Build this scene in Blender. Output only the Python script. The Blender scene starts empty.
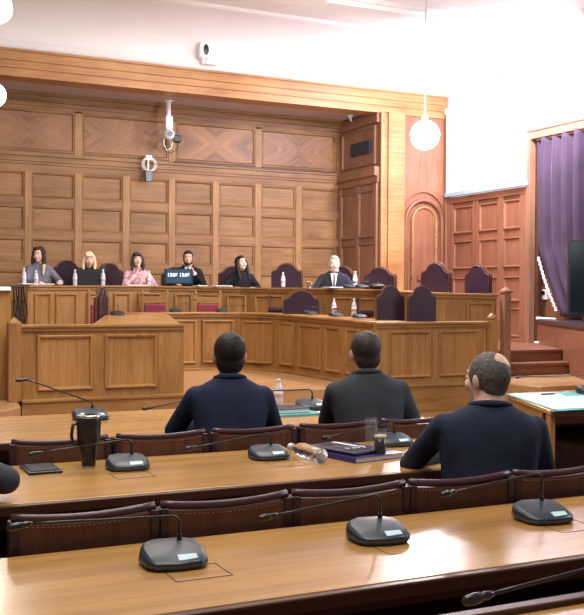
import bpy, bmesh, math, random
from mathutils import Vector, Matrix, Euler
random.seed(7)
PI = math.pi
SC = bpy.context.scene
COL = SC.collection

# ------------------------------------------------------------------ camera
F, YAW, PITCH, ROLL = 990.5, .45125, .0109, .00536
fw = Vector((math.sin(YAW)*math.cos(PITCH), math.cos(YAW)*math.cos(PITCH), -math.sin(PITCH)))
rt = Vector((math.cos(YAW), -math.sin(YAW), 0)); up = rt.cross(fw)
rt, up = rt*math.cos(ROLL)+up*math.sin(ROLL), up*math.cos(ROLL)-rt*math.sin(ROLL)
cam = bpy.data.cameras.new('camera'); camo = bpy.data.objects.new('camera', cam); COL.objects.link(camo)
cam.sensor_fit = 'HORIZONTAL'; cam.sensor_width = 36; cam.lens = F/584*36; cam.clip_start = .05
m = Matrix((rt, up, -fw)).transposed().to_4x4(); m.translation = Vector((0, 0, 1.55)); camo.matrix_world = m
SC.camera = camo
# ------------------------------------------------------------------ world, light, exposure
w = bpy.data.worlds.new('room_air'); SC.world = w; w.use_nodes = True
w.node_tree.nodes['Background'].inputs[0].default_value = (.95, .93, 1, 1)
w.node_tree.nodes['Background'].inputs[1].default_value = .22
SC.view_settings.view_transform = 'Standard'; SC.view_settings.look = 'None'
SC.view_settings.gamma = 1; SC.view_settings.use_curve_mapping = False
SC.view_settings.exposure = 0.08

def area(name, loc, target, size, power, color=(1, 1, 1), sy=None):
    l = bpy.data.lights.new(name, 'AREA'); l.energy = power; l.color = color; l.size = size
    if sy: l.shape = 'RECTANGLE'; l.size_y = sy
    o = bpy.data.objects.new(name, l); COL.objects.link(o); o.location = loc
    o.rotation_euler = (Vector(target)-Vector(loc)).to_track_quat('-Z', 'Y').to_euler()
    return o
def point(name, loc, power, color=(1, 1, 1), r=.15):
    l = bpy.data.lights.new(name, 'POINT'); l.energy = power; l.color = color; l.shadow_soft_size = r
    o = bpy.data.objects.new(name, l); COL.objects.link(o); o.location = loc
    return o
area('ceiling_light', (3.0, 8.5, 6.3), (4.5, 10.5, 0), 3.5, 640, (1, .93, .85))
area('ceiling_light', (6.8, 13.2, 6.3), (6.6, 17.5, 1.5), 2.6, 260, (1, .92, .84))
area('ceiling_light', (1.0, 3.0, 6.0), (1.8, 4.5, 0), 3.0, 260, (1, .94, .86))
area('cool_side_light', (9.5, 4.0, 4.0), (4, 6.5, .8), 3.0, 260, (.86, .92, 1), 3)  # cool area light from the right over the desks; no window stands there
area('right_fill_light', (10.6, 13.2, 5.6), (12, 16.2, 3.2), .8, 520, (.84, .82, 1))  # unseen fill light, added to brighten the pier and right wall
# ------------------------------------------------------------------ materials
def nt(name):
    mt = bpy.data.materials.new(name); mt.use_nodes = True
    t = mt.node_tree; b = t.nodes['Principled BSDF']
    return mt, t, b
def plain(name, col, rough=.5, metal=0, spec=.5, emit=None, es=0, trans=0, coat=0, noise=0, nscale=20, bump=0, sheen=0):
    mt, t, b = nt(name)
    b.inputs['Base Color'].default_value = (*col, 1); b.inputs['Roughness'].default_value = rough
    b.inputs['Metallic'].default_value = metal; b.inputs['Specular IOR Level'].default_value = spec
    b.inputs['Transmission Weight'].default_value = trans; b.inputs['Coat Weight'].default_value = coat
    b.inputs['Sheen Weight'].default_value = sheen
    if emit: b.inputs['Emission Color'].default_value = (*emit, 1); b.inputs['Emission Strength'].default_value = es
    if noise or bump:
        tc = t.nodes.new('ShaderNodeTexCoord'); n = t.nodes.new('ShaderNodeTexNoise')
        n.inputs['Scale'].default_value = nscale; n.inputs['Detail'].default_value = 4
        t.links.new(tc.outputs['Object'], n.inputs['Vector'])
        if noise:
            r = t.nodes.new('ShaderNodeValToRGB')
            r.color_ramp.elements[0].position = .3; r.color_ramp.elements[1].position = .7
            r.color_ramp.elements[0].color = (*[c*(1-noise) for c in col], 1)
            r.color_ramp.elements[1].color = (*[min(1, c*(1+noise)) for c in col], 1)
            t.links.new(n.outputs['Fac'], r.inputs[0]); t.links.new(r.outputs[0], b.inputs['Base Color'])
        if bump:
            bp = t.nodes.new('ShaderNodeBump'); bp.inputs['Strength'].default_value = bump; bp.inputs['Distance'].default_value = .01
            t.links.new(n.outputs['Fac'], bp.inputs['Height']); t.links.new(bp.outputs[0], b.inputs['Normal'])
    return mt
def wood(name, c1, c2, axis='Z', rough=.38, scale=1.0, c3=None, diag=False, coat=0):
    """oak: noise stretched along the grain axis + broad tone drift + fine pores"""
    mt, t, b = nt(name); L = t.links.new; N = t.nodes.new
    tc = N('ShaderNodeTexCoord'); oi = N('ShaderNodeObjectInfo')
    off = N('ShaderNodeVectorMath'); off.operation = 'SCALE'; off.inputs[0].default_value = (37, 17, 23)
    L(oi.outputs['Random'], off.inputs['Scale'])
    ad = N('ShaderNodeVectorMath'); ad.operation = 'ADD'
    if diag:   # diagonal veneer meeting in an X, folded about the panel's centre
        sp = N('ShaderNodeSeparateXYZ'); L(tc.outputs['Generated'], sp.inputs[0])
        def mn(op, a, bb, idx=None):
            x = N('ShaderNodeMath'); x.operation = op
            for i, v in enumerate((a, bb)):
                if v is None: continue
                if isinstance(v, (int, float)): x.inputs[i].default_value = v
                else: L(v, x.inputs[i])
            return x.outputs[0]
        u = mn('MULTIPLY', mn('ABSOLUTE', mn('SUBTRACT', sp.outputs[0], .5), None), 1.8)
        v = mn('MULTIPLY', mn('ABSOLUTE', mn('SUBTRACT', sp.outputs[2], .5), None), 1.1)
        cb = N('ShaderNodeCombineXYZ'); L(mn('SUBTRACT', u, v), cb.inputs[0]); L(mn('MULTIPLY', mn('ADD', u, v), .12), cb.inputs[2])
        L(cb.outputs[0], ad.inputs[0])
    else:
        L(tc.outputs['Object'], ad.inputs[0])
    L(off.outputs[0], ad.inputs[1])
    mp = N('ShaderNodeMapping'); s = {'X': (.55, 9, 9), 'Y': (9, .55, 9), 'Z': (9, 9, .55)}[axis]
    if diag: s = (9, 9, 6)
    mp.inputs['Scale'].default_value = tuple(q*scale for q in s); L(ad.outputs[0], mp.inputs[0])
    n1 = N('ShaderNodeTexNoise'); n1.inputs['Scale'].default_value = 1.6; n1.inputs['Detail'].default_value = 6
    n1.inputs['Roughness'].default_value = .62; n1.inputs['Distortion'].default_value = .9; L(mp.outputs[0], n1.inputs['Vector'])
    n2 = N('ShaderNodeTexNoise'); n2.inputs['Scale'].default_value = 11; n2.inputs['Detail'].default_value = 3; L(mp.outputs[0], n2.inputs['Vector'])
    n3 = N('ShaderNodeTexNoise'); n3.inputs['Scale'].default_value = 1.1; n3.inputs['Detail'].default_value = 2; L(ad.outputs[0], n3.inputs['Vector'])
    mx = N('ShaderNodeMath'); mx.operation = 'MULTIPLY_ADD'; mx.inputs[1].default_value = .3; L(n2.outputs['Fac'], mx.inputs[0])
    m2 = N('ShaderNodeMath'); m2.operation = 'MULTIPLY_ADD'; m2.inputs[1].default_value = .45; L(n3.outputs['Fac'], m2.inputs[0])
    m3 = N('ShaderNodeMath'); m3.operation = 'MULTIPLY'; m3.inputs[1].default_value = .6; L(n1.outputs['Fac'], m3.inputs[0])
    L(m3.outputs[0], m2.inputs[2]); L(m2.outputs[0], mx.inputs[2])
    r = N('ShaderNodeValToRGB'); e = r.color_ramp.elements
    e[0].position = .46; e[0].color = (*c1, 1); e[1].position = .86; e[1].color = (*c2, 1)
    if c3: x = e.new(.64); x.color = (*c3, 1)
    L(mx.outputs[0], r.inputs[0]); L(r.outputs[0], b.inputs['Base Color'])
    b.inputs['Specular IOR Level'].default_value = .5 if coat else .32
    b.inputs['Roughness'].default_value = rough; b.inputs['Coat Weight'].default_value = coat; b.inputs['Coat Roughness'].default_value = .12
    bp = N('ShaderNodeBump'); bp.inputs['Strength'].default_value = .12; bp.inputs['Distance'].default_value = .004
    L(n2.outputs['Fac'], bp.inputs['Height']); L(bp.outputs[0], b.inputs['Normal'])
    return mt
M = {}
OA, OB = (.175, .075, .021), (.385, .198, .068)
M['oak_z'] = wood('oak_vertical', OA, OB, 'Z'); M['oak_x'] = wood('oak_across', OA, OB, 'X'); M['oak_y'] = wood('oak_deep', OA, OB, 'Y')
M['wall_x'] = wood('wall_oak_across', (.130, .060, .021), (.35, .185, .074), 'X', .5)
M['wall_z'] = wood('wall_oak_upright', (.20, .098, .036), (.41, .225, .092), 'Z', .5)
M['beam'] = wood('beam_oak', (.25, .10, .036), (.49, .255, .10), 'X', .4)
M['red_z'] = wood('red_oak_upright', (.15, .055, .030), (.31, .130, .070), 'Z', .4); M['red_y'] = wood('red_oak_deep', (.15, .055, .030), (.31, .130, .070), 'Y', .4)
M['side_z'] = wood('shaded_side_oak', (.16, .075, .045), (.32, .165, .10), 'Z', .42)  # bay oak with the side wall's shading mixed into the colour
M['veneer'] = wood('diagonal_veneer', (.105, .044, .018), (.36, .175, .075), 'X', .45, .55, diag=True)
M['desk'] = wood('varnished_desktop', (.27, .135, .040), (.53, .29, .088), 'X', .26, .8, coat=.12)
M['lip'] = wood('dark_desk_edge', (.045, .017, .009), (.10, .04, .02), 'X', .38)
M['dark_wood'] = wood('dark_chair_wood', (.07, .026, .016), (.16, .065, .04), 'Z', .4)
M['floor'] = wood('floor_boards', (.30, .155, .065), (.48, .28, .13), 'X', .33, .9)
M['dark_floor'] = wood('hall_floor', (.20, .1, .045), (.36, .2, .095), 'X', .35, .9)
M['stair'] = wood('stair_oak', (.13, .05, .028), (.28, .125, .07), 'X', .4)
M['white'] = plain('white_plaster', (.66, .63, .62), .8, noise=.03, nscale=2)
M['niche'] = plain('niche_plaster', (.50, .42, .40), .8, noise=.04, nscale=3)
M['leather'] = plain('dark_leather', (.04, .014, .018), .36, bump=.25, nscale=90, noise=.25)
M['roll'] = plain('leather_piping', (.055, .02, .03), .36, bump=.2, nscale=60)
M['leather_b'] = plain('oxblood_leather', (.030, .014, .024), .22, bump=.2, nscale=60, noise=.2)
M['maroon'] = plain('maroon_leather', (.20, .022, .045), .34, bump=.2, nscale=60, noise=.2)
M['brass'] = plain('brass_studs', (.22, .13, .08), .45, 1)
M['black'] = plain('black_plastic', (.012, .013, .016), .32)
M['mic'] = plain('blue_black_plastic', (.010, .024, .038), .42)
M['micrim'] = plain('grey_rim', (.09, .10, .12), .35, .4)
M['label'] = plain('pale_label', (.55, .75, .85), .5)
M['white_p'] = plain('white_plastic', (.75, .74, .74), .35)
M['paper'] = plain('white_paper', (.85, .84, .86), .7)
M['teal'] = plain('teal_card', (.03, .36, .38), .5)
M['navy_card'] = plain('navy_card', (.028, .022, .15), .3)
M['dark_card'] = plain('dark_folder', (.015, .014, .03), .4)
M['steel'] = plain('steel', (.55, .55, .56), .25, 1)
M['glass'] = plain('clear_glass', (.22, .24, .27), .03, trans=1); M['glass'].node_tree.nodes['Principled BSDF'].inputs['Alpha'].default_value = .10; M['glass'].node_tree.nodes['Principled BSDF'].inputs['Transmission Weight'].default_value = 0
M['pet'] = plain('clear_bottle_plastic', (.93, .96, 1), .05, trans=1, bump=.9, nscale=38); M['pet'].node_tree.nodes['Principled BSDF'].inputs['IOR'].default_value = 1.3
M['pet_far'] = plain('bottle_plastic', (.80, .78, .84), .15, trans=.35)
M['bot_label'] = plain('bottle_label', (.72, .55, .62), .5)
M['coffee'] = plain('coffee', (.022, .008, .004), .2)
M['foam'] = plain('coffee_foam', (.62, .45, .27), .6)
M['tv'] = plain('screen_glass', (.004, .009, .014), .18, spec=.3)
M['screen_on'] = plain('lit_clock_screen', (.02, .05, .09), .25, emit=(.05, .12, .2), es=.25)
M['digits'] = plain('lit_digits', (.8, .9, 1), .4, emit=(.85, .95, 1), es=.8)
M['projection'] = plain('lit_projection_screen', (.9, .9, .95), .6, emit=(.95, .96, 1), es=2.6)  # emission stands in for the bloom over the bright screen
M['globe'] = plain('lit_globe', (1, 1, 1), .4, emit=(1, .96, .98), es=50)
M['globe_w'] = plain('lit_warm_globe', (1, 1, 1), .4, emit=(1, .93, .86), es=7)
M['curtain'] = plain('plum_curtain', (.028, .009, .028), .8, noise=.3, nscale=3, sheen=.15)
M['trim'] = plain('white_bobble_trim', (.85, .78, .85), .6)
M['grille'] = plain('dark_grille', (.02, .04, .09), .5)
M['rubber'] = plain('cable_black', (.01, .01, .012), .5)
M['stone'] = plain('stage_top', (.05, .03, .035), .3)

# ------------------------------------------------------------------ mesh builder
class MB:
    def __init__(s): s.bm = bmesh.new()
    def add(s, verts, faces, smooth=False):
        vs = [s.bm.verts.new(v) for v in verts]
        for f in faces:
            try:
                q = s.bm.faces.new([vs[i] for i in f]); q.smooth = smooth
            except ValueError: pass
        return vs
    def box(s, a, b, M4=None):
        x0, y0, z0 = a; x1, y1, z1 = b
        vs = [(x0,y0,z0),(x1,y0,z0),(x1,y1,z0),(x0,y1,z0),(x0,y0,z1),(x1,y0,z1),(x1,y1,z1),(x0,y1,z1)]
        if M4: vs = [M4 @ Vector(v) for v in vs]
        s.add(vs, [(0,3,2,1),(4,5,6,7),(0,1,5,4),(1,2,6,5),(2,3,7,6),(3,0,4,7)]); return s
    def prism(s, pts, z0, z1):
        """pts: (x,y) or (x,y,ztop) polygon"""
        n = len(pts); vs = [(p[0], p[1], z0) for p in pts]+[(p[0], p[1], z1 if len(p) < 3 else p[2]) for p in pts]
        s.add(vs, [tuple(range(n))[::-1], tuple(range(n, 2*n))]+[(i, (i+1) % n, (i+1) % n+n, i+n) for i in range(n)]); return s
    def extrude(s, pts, O, U, V, N, n0, n1, smooth=False):
        """(u,v) polygon in plane O,U,V pushed from n0 to n1 along N"""
        O, U, V, N = map(Vector, (O, U, V, N)); k = len(pts)
        vs = [O+U*p[0]+V*p[1]+N*n0 for p in pts]+[O+U*p[0]+V*p[1]+N*n1 for p in pts]
        s.add(vs, [tuple(range(k))[::-1], tuple(range(k, 2*k))]); s.add(vs, [(i, (i+1) % k, (i+1) % k+k, i+k) for i in range(k)], smooth); return s
    def cyl(s, p, q, r, r2=None, n=12, smooth=True):
        p, q = Vector(p), Vector(q); r2 = r if r2 is None else r2
        d = (q-p).normalized(); a = d.orthogonal().normalized(); b = d.cross(a)
        vs = []
        for c, R in ((p, r), (q, r2)):
            for i in range(n): t = 2*PI*i/n; vs.append(c+(a*math.cos(t)+b*math.sin(t))*R)
        s.add(vs, [(i, (i+1) % n, (i+1) % n+n, i+n) for i in range(n)], smooth)
        s.add(vs[:n], [tuple(range(n))[::-1]]); s.add(vs[n:], [tuple(range(n))]); return s
    def lathe(s, prof, c=(0, 0, 0), n=20, M4=None, cap=True):
        c = Vector(c); vs = []
        for r, z in prof:
            for i in range(n):
                t = 2*PI*i/n; v = Vector((r*math.cos(t), r*math.sin(t), z)); vs.append((M4 @ v if M4 else v)+c)
        fs = [(j*n+i, j*n+(i+1) % n, (j+1)*n+(i+1) % n, (j+1)*n+i) for j in range(len(prof)-1) for i in range(n)]
        if cap: fs += [tuple(range(n))[::-1], tuple(range((len(prof)-1)*n, len(prof)*n))]
        s.add(vs, fs, True); return s
    def ell(s, c, r, n=16, m=10, R=None):
        c = Vector(c); vs = []; r = (r, r, r) if isinstance(r, (int, float)) else r
        def P(a, b):
            v = Vector((r[0]*math.sin(a)*math.cos(b), r[1]*math.sin(a)*math.sin(b), r[2]*math.cos(a)))
            return (R @ v if R else v)+c
        vs.append(P(0, 0))
        for j in range(1, m):
            for i in range(n): vs.append(P(PI*j/m, 2*PI*i/n))
        vs.append(P(PI, 0)); k = len(vs)-1; fs = []
        for i in range(n):
            fs.append((0, 1+i, 1+(i+1) % n)); fs.append((k, 1+(m-2)*n+(i+1) % n, 1+(m-2)*n+i))
            for j in range(m-2): fs.append((1+j*n+i, 1+(j+1)*n+i, 1+(j+1)*n+(i+1) % n, 1+j*n+(i+1) % n))
        s.add(vs, fs, True); return s
    def cap(s, p, q, r, r2=None, n=14):
        """tapered capsule"""
        p, q = Vector(p), Vector(q); r2 = r if r2 is None else r2; d = (q-p)
        L = d.length; R = d.to_track_quat('Z', 'Y').to_matrix() if L > 1e-6 else Matrix.Identity(3)
        prof = [(r*math.sin(t), -r*math.cos(t)) for t in [PI/2*k/5 for k in range(1, 6)]]
        prof += [(r2*math.cos(t), L+r2*math.sin(t)) for t in [PI/2*k/5 for k in range(0, 5)]]
        s.lathe(prof, p, n, R); return s
    def tube(s, pts, r, n=8, r2=None):
        pts = [Vector(p) for p in pts]; k = len(pts); vs = []; a = None
        for i, p in enumerate(pts):
            d = (pts[min(i+1, k-1)]-pts[max(i-1, 0)]).normalized()
            a = (d.orthogonal() if a is None else a-d*a.dot(d)).normalized(); b = d.cross(a)
            R = r if r2 is None else r+(r2-r)*i/(k-1)
            for j in range(n): t = 2*PI*j/n; vs.append(p+(a*math.cos(t)+b*math.sin(t))*R)
        fs = [(i*n+j, i*n+(j+1) % n, (i+1)*n+(j+1) % n, (i+1)*n+j) for i in range(k-1) for j in range(n)]
        fs += [tuple(range(n))[::-1], tuple(range((k-1)*n, k*n))]
        s.add(vs, fs, True); return s
    def panel(s, O, U, N, u0, u1, v0, v1, prof, V=(0, 0, 1)):
        """rectangular moulding: prof = [(inset, height)...] stepped loops, capped"""
        O, U, V, N = map(Vector, (O, U, V, N)); vs = []
        for i, h in prof:
            for (u, v) in ((u0+i, v0+i), (u1-i, v0+i), (u1-i, v1-i), (u0+i, v1-i)): vs.append(O+U*u+V*v+N*h)
        fs = []
        for k in range(len(prof)-1):
            for j in range(4): fs.append((k*4+j, k*4+(j+1) % 4, k*4+4+(j+1) % 4, k*4+4+j))
        e = (len(prof)-1)*4; fs.append((e, e+1, e+2, e+3)); s.add(vs, fs); return s
    def build(s, name, mat, parent=None, bevel=0, world=False, seg=2, norm=True):
        if world and parent is not None:
            off = Vector((0, 0, 0)); p = parent
            while p: off += p.location; p = p.parent
            bmesh.ops.translate(s.bm, vec=-off, verts=s.bm.verts)
        if norm: bmesh.ops.recalc_face_normals(s.bm, faces=s.bm.faces)
        me = bpy.data.meshes.new(name); s.bm.to_mesh(me); s.bm.free()
        o = bpy.data.objects.new(name, me); COL.objects.link(o)
        for mm in (mat if isinstance(mat, (list, tuple)) else [mat]): me.materials.append(mm)
        if parent: o.parent = parent
        if bevel:
            b = o.modifiers.new('bevel', 'BEVEL'); b.width = bevel; b.segments = seg; b.limit_method = 'ANGLE'
        return o
def tag(o, label=None, cat=None, group=None, kind=None):
    for k, v in (('label', label), ('category', cat), ('group', group), ('kind', kind)):
        if v: o[k] = v
    return o
def thing(name, label, cat, loc=(0, 0, 0), rz=0, group=None):
    o = bpy.data.objects.new(name, None); COL.objects.link(o); o.empty_display_size = .1
    o.location = loc; o.rotation_euler = (0, 0, rz); return tag(o, label, cat, group)
def dup(o, loc=None, rz=None, label=None, scale=None):
    def rec(a, par):
        c = a.copy(); COL.objects.link(c); c.parent = par
        for ch in list(a.children): rec(ch, c)
        return c
    c = rec(o, o.parent)
    if loc is not None: c.location = loc
    if rz is not None: c.rotation_euler = (0, 0, rz)
    if scale: c.scale = (scale,)*3
    if label: c['label'] = label
    return c
def struct(o): return tag(o, kind='structure')

# ================================================================== STRUCTURE
struct(MB().box((-6, -3, -.1), (16, 20, 0)).build('floor', M['dark_floor']))
# -- back wall of the recessed bay (Y = 19)
WY, BX0, BX1 = 19.0, -.2, 10.34
wall_back = struct(MB().box((BX0, WY, 0), (BX1+.2, WY+.2, 5.5)).build('wall_back', M['wall_x']))
ST = [.87, 1.8, 2.73, 3.66, 4.605, 5.55, 6.495, 7.44, 8.385, 9.33]
SW = .065
Ow, Uw, Nw = (0, WY, 0), (1, 0, 0), (0, -1, 0)
PR = [(0, 0), (0, .035), (.018, .045), (.035, .035), (.05, .008), (.07, .008), (.10, .026), (.105, .026)]
PF = [(0, 0), (0, .03), (.02, .038), (.035, .03), (.05, .004)]
for x in ST:
    MB().box((x-SW, WY-.05, .9), (x+SW, WY, 3.90)).build('stile', M['wall_z'], wall_back)
for z0, z1 in ((3.24, 3.39), (2.63, 2.78), (2.02, 2.17), (3.88, 4.02)):
    MB().box((BX0, WY-.042, z0), (BX1, WY, z1)).build('rail', M['wall_x'], wall_back)
edges = [BX0]+ST+[BX1-.03]
for i in range(len(edges)-1):
    a, b = edges[i]+SW, edges[i+1]-SW
    for z0, z1 in ((3.39, 3.88), (2.78, 3.24), (2.17, 2.63), (1.45, 2.02)):
        MB().panel(Ow, Uw, Nw, a, b, z0, z1, PF).build('panel', M['wall_x'], wall_back)
mb = MB()   # dado cornice between the panelling and the lozenge frieze
for z0, z1, d in ((4.02, 4.07, .07), (4.07, 4.17, .10), (4.17, 4.21, .14), (4.21, 4.25, .06)): mb.box((BX0, WY-d, z0), (BX1, WY, z1))
mb.build('rail_moulding', M['wall_x'], wall_back)
for x in (.87, 2.73, 4.605, 6.495, 8.385): MB().box((x-.07, WY-.05, 4.24), (x+.07, WY, 5.08)).build('stile', M['wall_z'], wall_back)
for a, b in ((.87, 2.73), (2.73, 4.605), (4.605, 6.495), (6.495, 8.385), (8.385, 10.28)):
    MB().panel(Ow, Uw, Nw, a+.07, b-.07, 4.27, 5.05, [(0, 0), (0, .035), (.03, .04), (.05, .01)]).build('panel_moulding', M['wall_x'], wall_back)
    MB().box((a+.12, WY-.02, 4.32), (b-.12, WY-.005, 5.0)).build('veneer_panel', M['veneer'], wall_back)
mb = MB()
for z0, z1, d in ((5.05, 5.12, .05), (5.12, 5.20, .08), (5.20, 5.30, .13), (5.30, 5.36, .19)): mb.box((BX0, WY-d, z0), (BX1, WY, z1))
mb.build('cornice', M['wall_x'], wall_back)
# -- side wall of the bay (X = 10.34)
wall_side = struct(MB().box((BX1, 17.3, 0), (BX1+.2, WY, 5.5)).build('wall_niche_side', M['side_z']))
Os, Us, Ns = (BX1, WY, 0), (0, -1, 0), (-1, 0, 0)
mb = MB(); mb.box((BX1-.05, 17.32, 3.88), (BX1, WY, 4.02)); mb.box((BX1-.11, 17.32, 4.02), (BX1, WY, 4.2)); mb.box((BX1-.06, 17.32, 5.1), (BX1, WY, 5.3))
mb.build('rail_moulding', M['side_z'], wall_side)
for u in (.06, .82, 1.58):
    MB().box((BX1-.05, WY-u-.06, .9), (BX1, WY-u+.06, 3.9)).build('stile', M['side_z'], wall_side)
for a, b in ((.12, .76), (.88, 1.52)):
    for z0, z1 in ((2.78, 3.75), (1.6, 2.66)):
        MB().panel(Os, Us, Ns, a, b, z0, z1, PF).build('panel', M['side_z'], wall_side)
MB().panel(Os, Us, Ns, .14, 1.55, 4.27, 5.05, PF).build('panel', M['side_z'], wall_side)
mb = MB(); mb.box((BX1-.055, 17.62, 4.52), (BX1-.01, 18.42, 4.78))
vent = tag(mb.build('air_vent', M['grille']), 'dark slatted air vent high on the side wall of the panelled bay', 'vent')
mb = MB()
for k in range(6): mb.box((BX1-.065, 17.64, 4.54+k*.04), (BX1-.05, 18.40, 4.555+k*.04))
mb.build('slats', M['black'], vent)
# -- soffit of bay, front beam, wall above
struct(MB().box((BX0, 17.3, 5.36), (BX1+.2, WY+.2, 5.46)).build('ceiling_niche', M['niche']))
beam = struct(MB().box((-.6, 17.3, 5.28), (11.98, 17.7, 5.735)).build('trim_1', M['beam']))
mb = MB()
for z0, z1, d in ((5.28, 5.42, .03), (5.42, 5.45, .07), (5.45, 5.55, .04), (5.55, 5.59, .08), (5.59, 5.70, .05), (5.70, 5.735, .10)): mb.box((-.6, 17.3-d, z0), (11.86, 17.3, z1))
mb.build('beam_moulding', M['beam'], beam)
struct(MB().box((-6, 17.30, 5.736), (12.2, 17.6, 7.0)).build('wall_over_beam', M['white']))
struct(MB().box((-.8, 17.3, 0), (-.2, 19, 5.5)).build('wall_left_pier', M['wall_z']))
cv = MB()   # plaster cove between the beam and the ceiling
cpts = [(0, 5.74), (.09, 5.74), (.10, 5.86), (.07, 5.88)]+[(.07+1.33*(1-math.cos(t)), 5.9+.65*math.sin(t)) for t in [PI/2*k/8 for k in range(9)]]+[(1.4, 6.6), (0, 6.6)]
cv.extrude(cpts, (-6, 17.30, 0), (0, -1, 0), (0, 0, 1), (1, 0, 0), 0, 18.0, True)
struct(cv.build('trim_2', M['white']))
ceil = struct(MB().box((-6, -3, 6.55), (16, 17.4, 6.75)).build('ceiling', M['white']))
mb = MB()
for y in (14.75, 9.5, 4.2): mb.box((-6, y-.22, 6.42), (13, y+.22, 6.55)); mb.box((-6, y-.30, 6.49), (13, y+.30, 6.55))
mb.build('ceiling_beam', M['white'], ceil)
mb = MB()
for x in (-1.5, 2.9, 7.4): mb.box((x-.22, -3, 6.415), (x+.22, 14.9, 6.55)); mb.box((x-.30, -3, 6.485), (x+.30, 14.9, 6.55))
mb.build('ceiling_beam', M['white'], ceil)
# -- pier with arched door niche (Y = 17.3, X 10.34..12)
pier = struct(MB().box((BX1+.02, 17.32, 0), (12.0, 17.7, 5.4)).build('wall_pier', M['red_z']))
mb = MB(); mb.box((10.34, 17.24, 0), (10.42, 17.32, 5.3)); mb.box((10.50, 17.22, 0), (10.86, 17.32, 5.3)); mb.box((10.44, 17.27, 0), (10.92, 17.32, 5.3))
mb.build('pilaster', M['beam'], pier)
mb = MB(); mb.box((11.90, 17.24, 0), (12.0, 17.32, 5.3)); mb.build('pilaster', M['red_z'], pier)
def arch(cx, hw, z0, zs, r, y, h=1.0):
    return [(cx-hw, y, z0), (cx-hw, y, zs)]+[(cx-hw*math.cos(t), y, zs+hw*h*math.sin(t)) for t in [PI*k/16 for k in range(1, 16)]]+[(cx+hw, y, zs), (cx+hw, y, z0)]
arch_o = MB(); arch_o.tube(arch(11.41, .44, .4, 3.12, 0, 17.29), .045, 8); arch_o.tube(arch(11.41, .52, 3.1, 3.14, 0, 17.30, 1.15), .02, 6)
arch_o.build('arch_moulding', M['red_z'], pier)
dr = MB(); dr.extrude([(p[0]-11.41, p[2]) for p in arch(11.41, .28, .9, 3.12, 0, 0)], (11.41, 17.32, 0), (1, 0, 0), (0, 0, 1), (0, -1, 0), 0, .035)
door = struct(dr.build('door_1', M['red_z']))
MB().tube(arch(11.41, .29, .9, 3.12, 0, 17.275), .03, 8).build('door_frame', M['beam'], door)
MB().box((11.24, 17.24, 1.9), (11.58, 17.29, 2.0)).build('door_rail', M['red_z'], door)
MB().ell((11.08, 17.24, 1.95), (.02, .03, .02)).build('door_handle', M['brass'], door)
# -- right wall X = 12
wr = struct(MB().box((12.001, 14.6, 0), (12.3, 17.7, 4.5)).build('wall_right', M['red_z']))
Or, Ur, Nr = (12, 17.3, 0), (0, -1, 0), (-1, 0, 0)
for y in (17.15, 16.28, 15.48, 14.80):
    MB().box((11.955, y-.08, .72), (12, y+.08, 3.62)).build('stile', M['red_z'], wr)
for a, b in ((17.05, 16.38), (16.18, 15.56), (15.40, 14.88)):
    for z0, z1 in ((2.86, 3.42), (2.13, 2.71), (1.48, 1.96), (.80, 1.36)):
        MB().panel(Or, Ur, Nr, 17.3-a, 17.3-b, z0, z1, PF).build('panel', M['red_z'], wr)
mb = MB(); mb.box((11.945, 14.71, 3.50), (12, 17.3, 3.62)); mb.box((11.935, 14.71, .72), (12, 17.3, .79)); mb.build('rail', M['red_y'], wr)
struct(MB().box((12, 14.751, 3.6), (12.3, 17.7, 7)).build('wall_right_upper', M['white']))
struct(MB().box((12, 2, 4.50), (13.2, 14.75, 7)).build('wall_over_stage', M['white']))
fr = MB(); fr.box((11.94, 14.58, 0), (12.06, 14.70, 4.48)); fr.box((11.94, 8, 4.481), (12.06, 14.70, 4.62)); fr.box((11.92, 8, 4.621), (12.04, 14.72, 4.66))
struct(fr.build('trim_3', M['side_z']))
alc = struct(MB().box((12.9, 8, 0), (13.1, 15.2, 5)).build('wall_alcove', M['red_z']))
struct(MB().box((12.31, 14.96, 0), (12.9, 15.1, 5)).build('wall_alcove_side', M['red_z']))
struct(MB().box((15.9, -3, 0), (16, 8, 7)).build('wall_far_right', M['white']))
MB().box((12.08, 14.50, .72), (12.14, 14.749, 4.4)).build('dark_gap_strip', M['lip'], alc)  # dark strip standing in for the shaded gap beside the frame
MB().box((12.31, 13.0, 0), (12.36, 14.749, 3.0)).build('back_panel', M['red_z'], alc)
# -- projection screen
sc = thing('projection_screen', 'large bright white projection screen high on the right wall', 'screen', (11.9, 15.9, 3.66))
mb = MB(); mb.box((11.88, 14.68, 3.72), (11.90, 17.18, 5.35)); mb.build('screen_surface', M['projection'], sc, world=True)
MB().box((11.86, 14.64, 3.64), (11.93, 17.22, 3.72)).build('bottom_shadow_bar', plain('pale_blue_shadow', (.35, .45, .6), .4), sc, world=True)  # bar coloured as the bluish shadow line under the screen
MB().box((11.85, 14.64, 5.35), (11.97, 17.22, 5.47)).build('screen_housing', M['white_p'], sc, world=True)
# -- stage block, slanted, with dark top; stairs; platform
stg = [(12.0, 14.42), (10.7, 12.1), (9.1, 9.25), (9.1, 7.5), (12.85, 7.5), (12.85, 12.9), (12.28, 12.9), (12.28, 14.45)]
st = thing('stage_block', 'raised wooden stage block with dark top edge beside the steps, under the curtain', 'stage', (12, 11, 0))
MB().prism(stg, 0, 1.10).build('front_panelling', M['red_y'], st, world=True)
mb = MB(); off = [(p[0]-.04, p[1]) if i in (0, 1, 2, 3) else p for i, p in enumerate(stg)]
mb.prism(off, 1.10, 1.16).build('top_slab', M['stone'], st, world=True)
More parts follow.
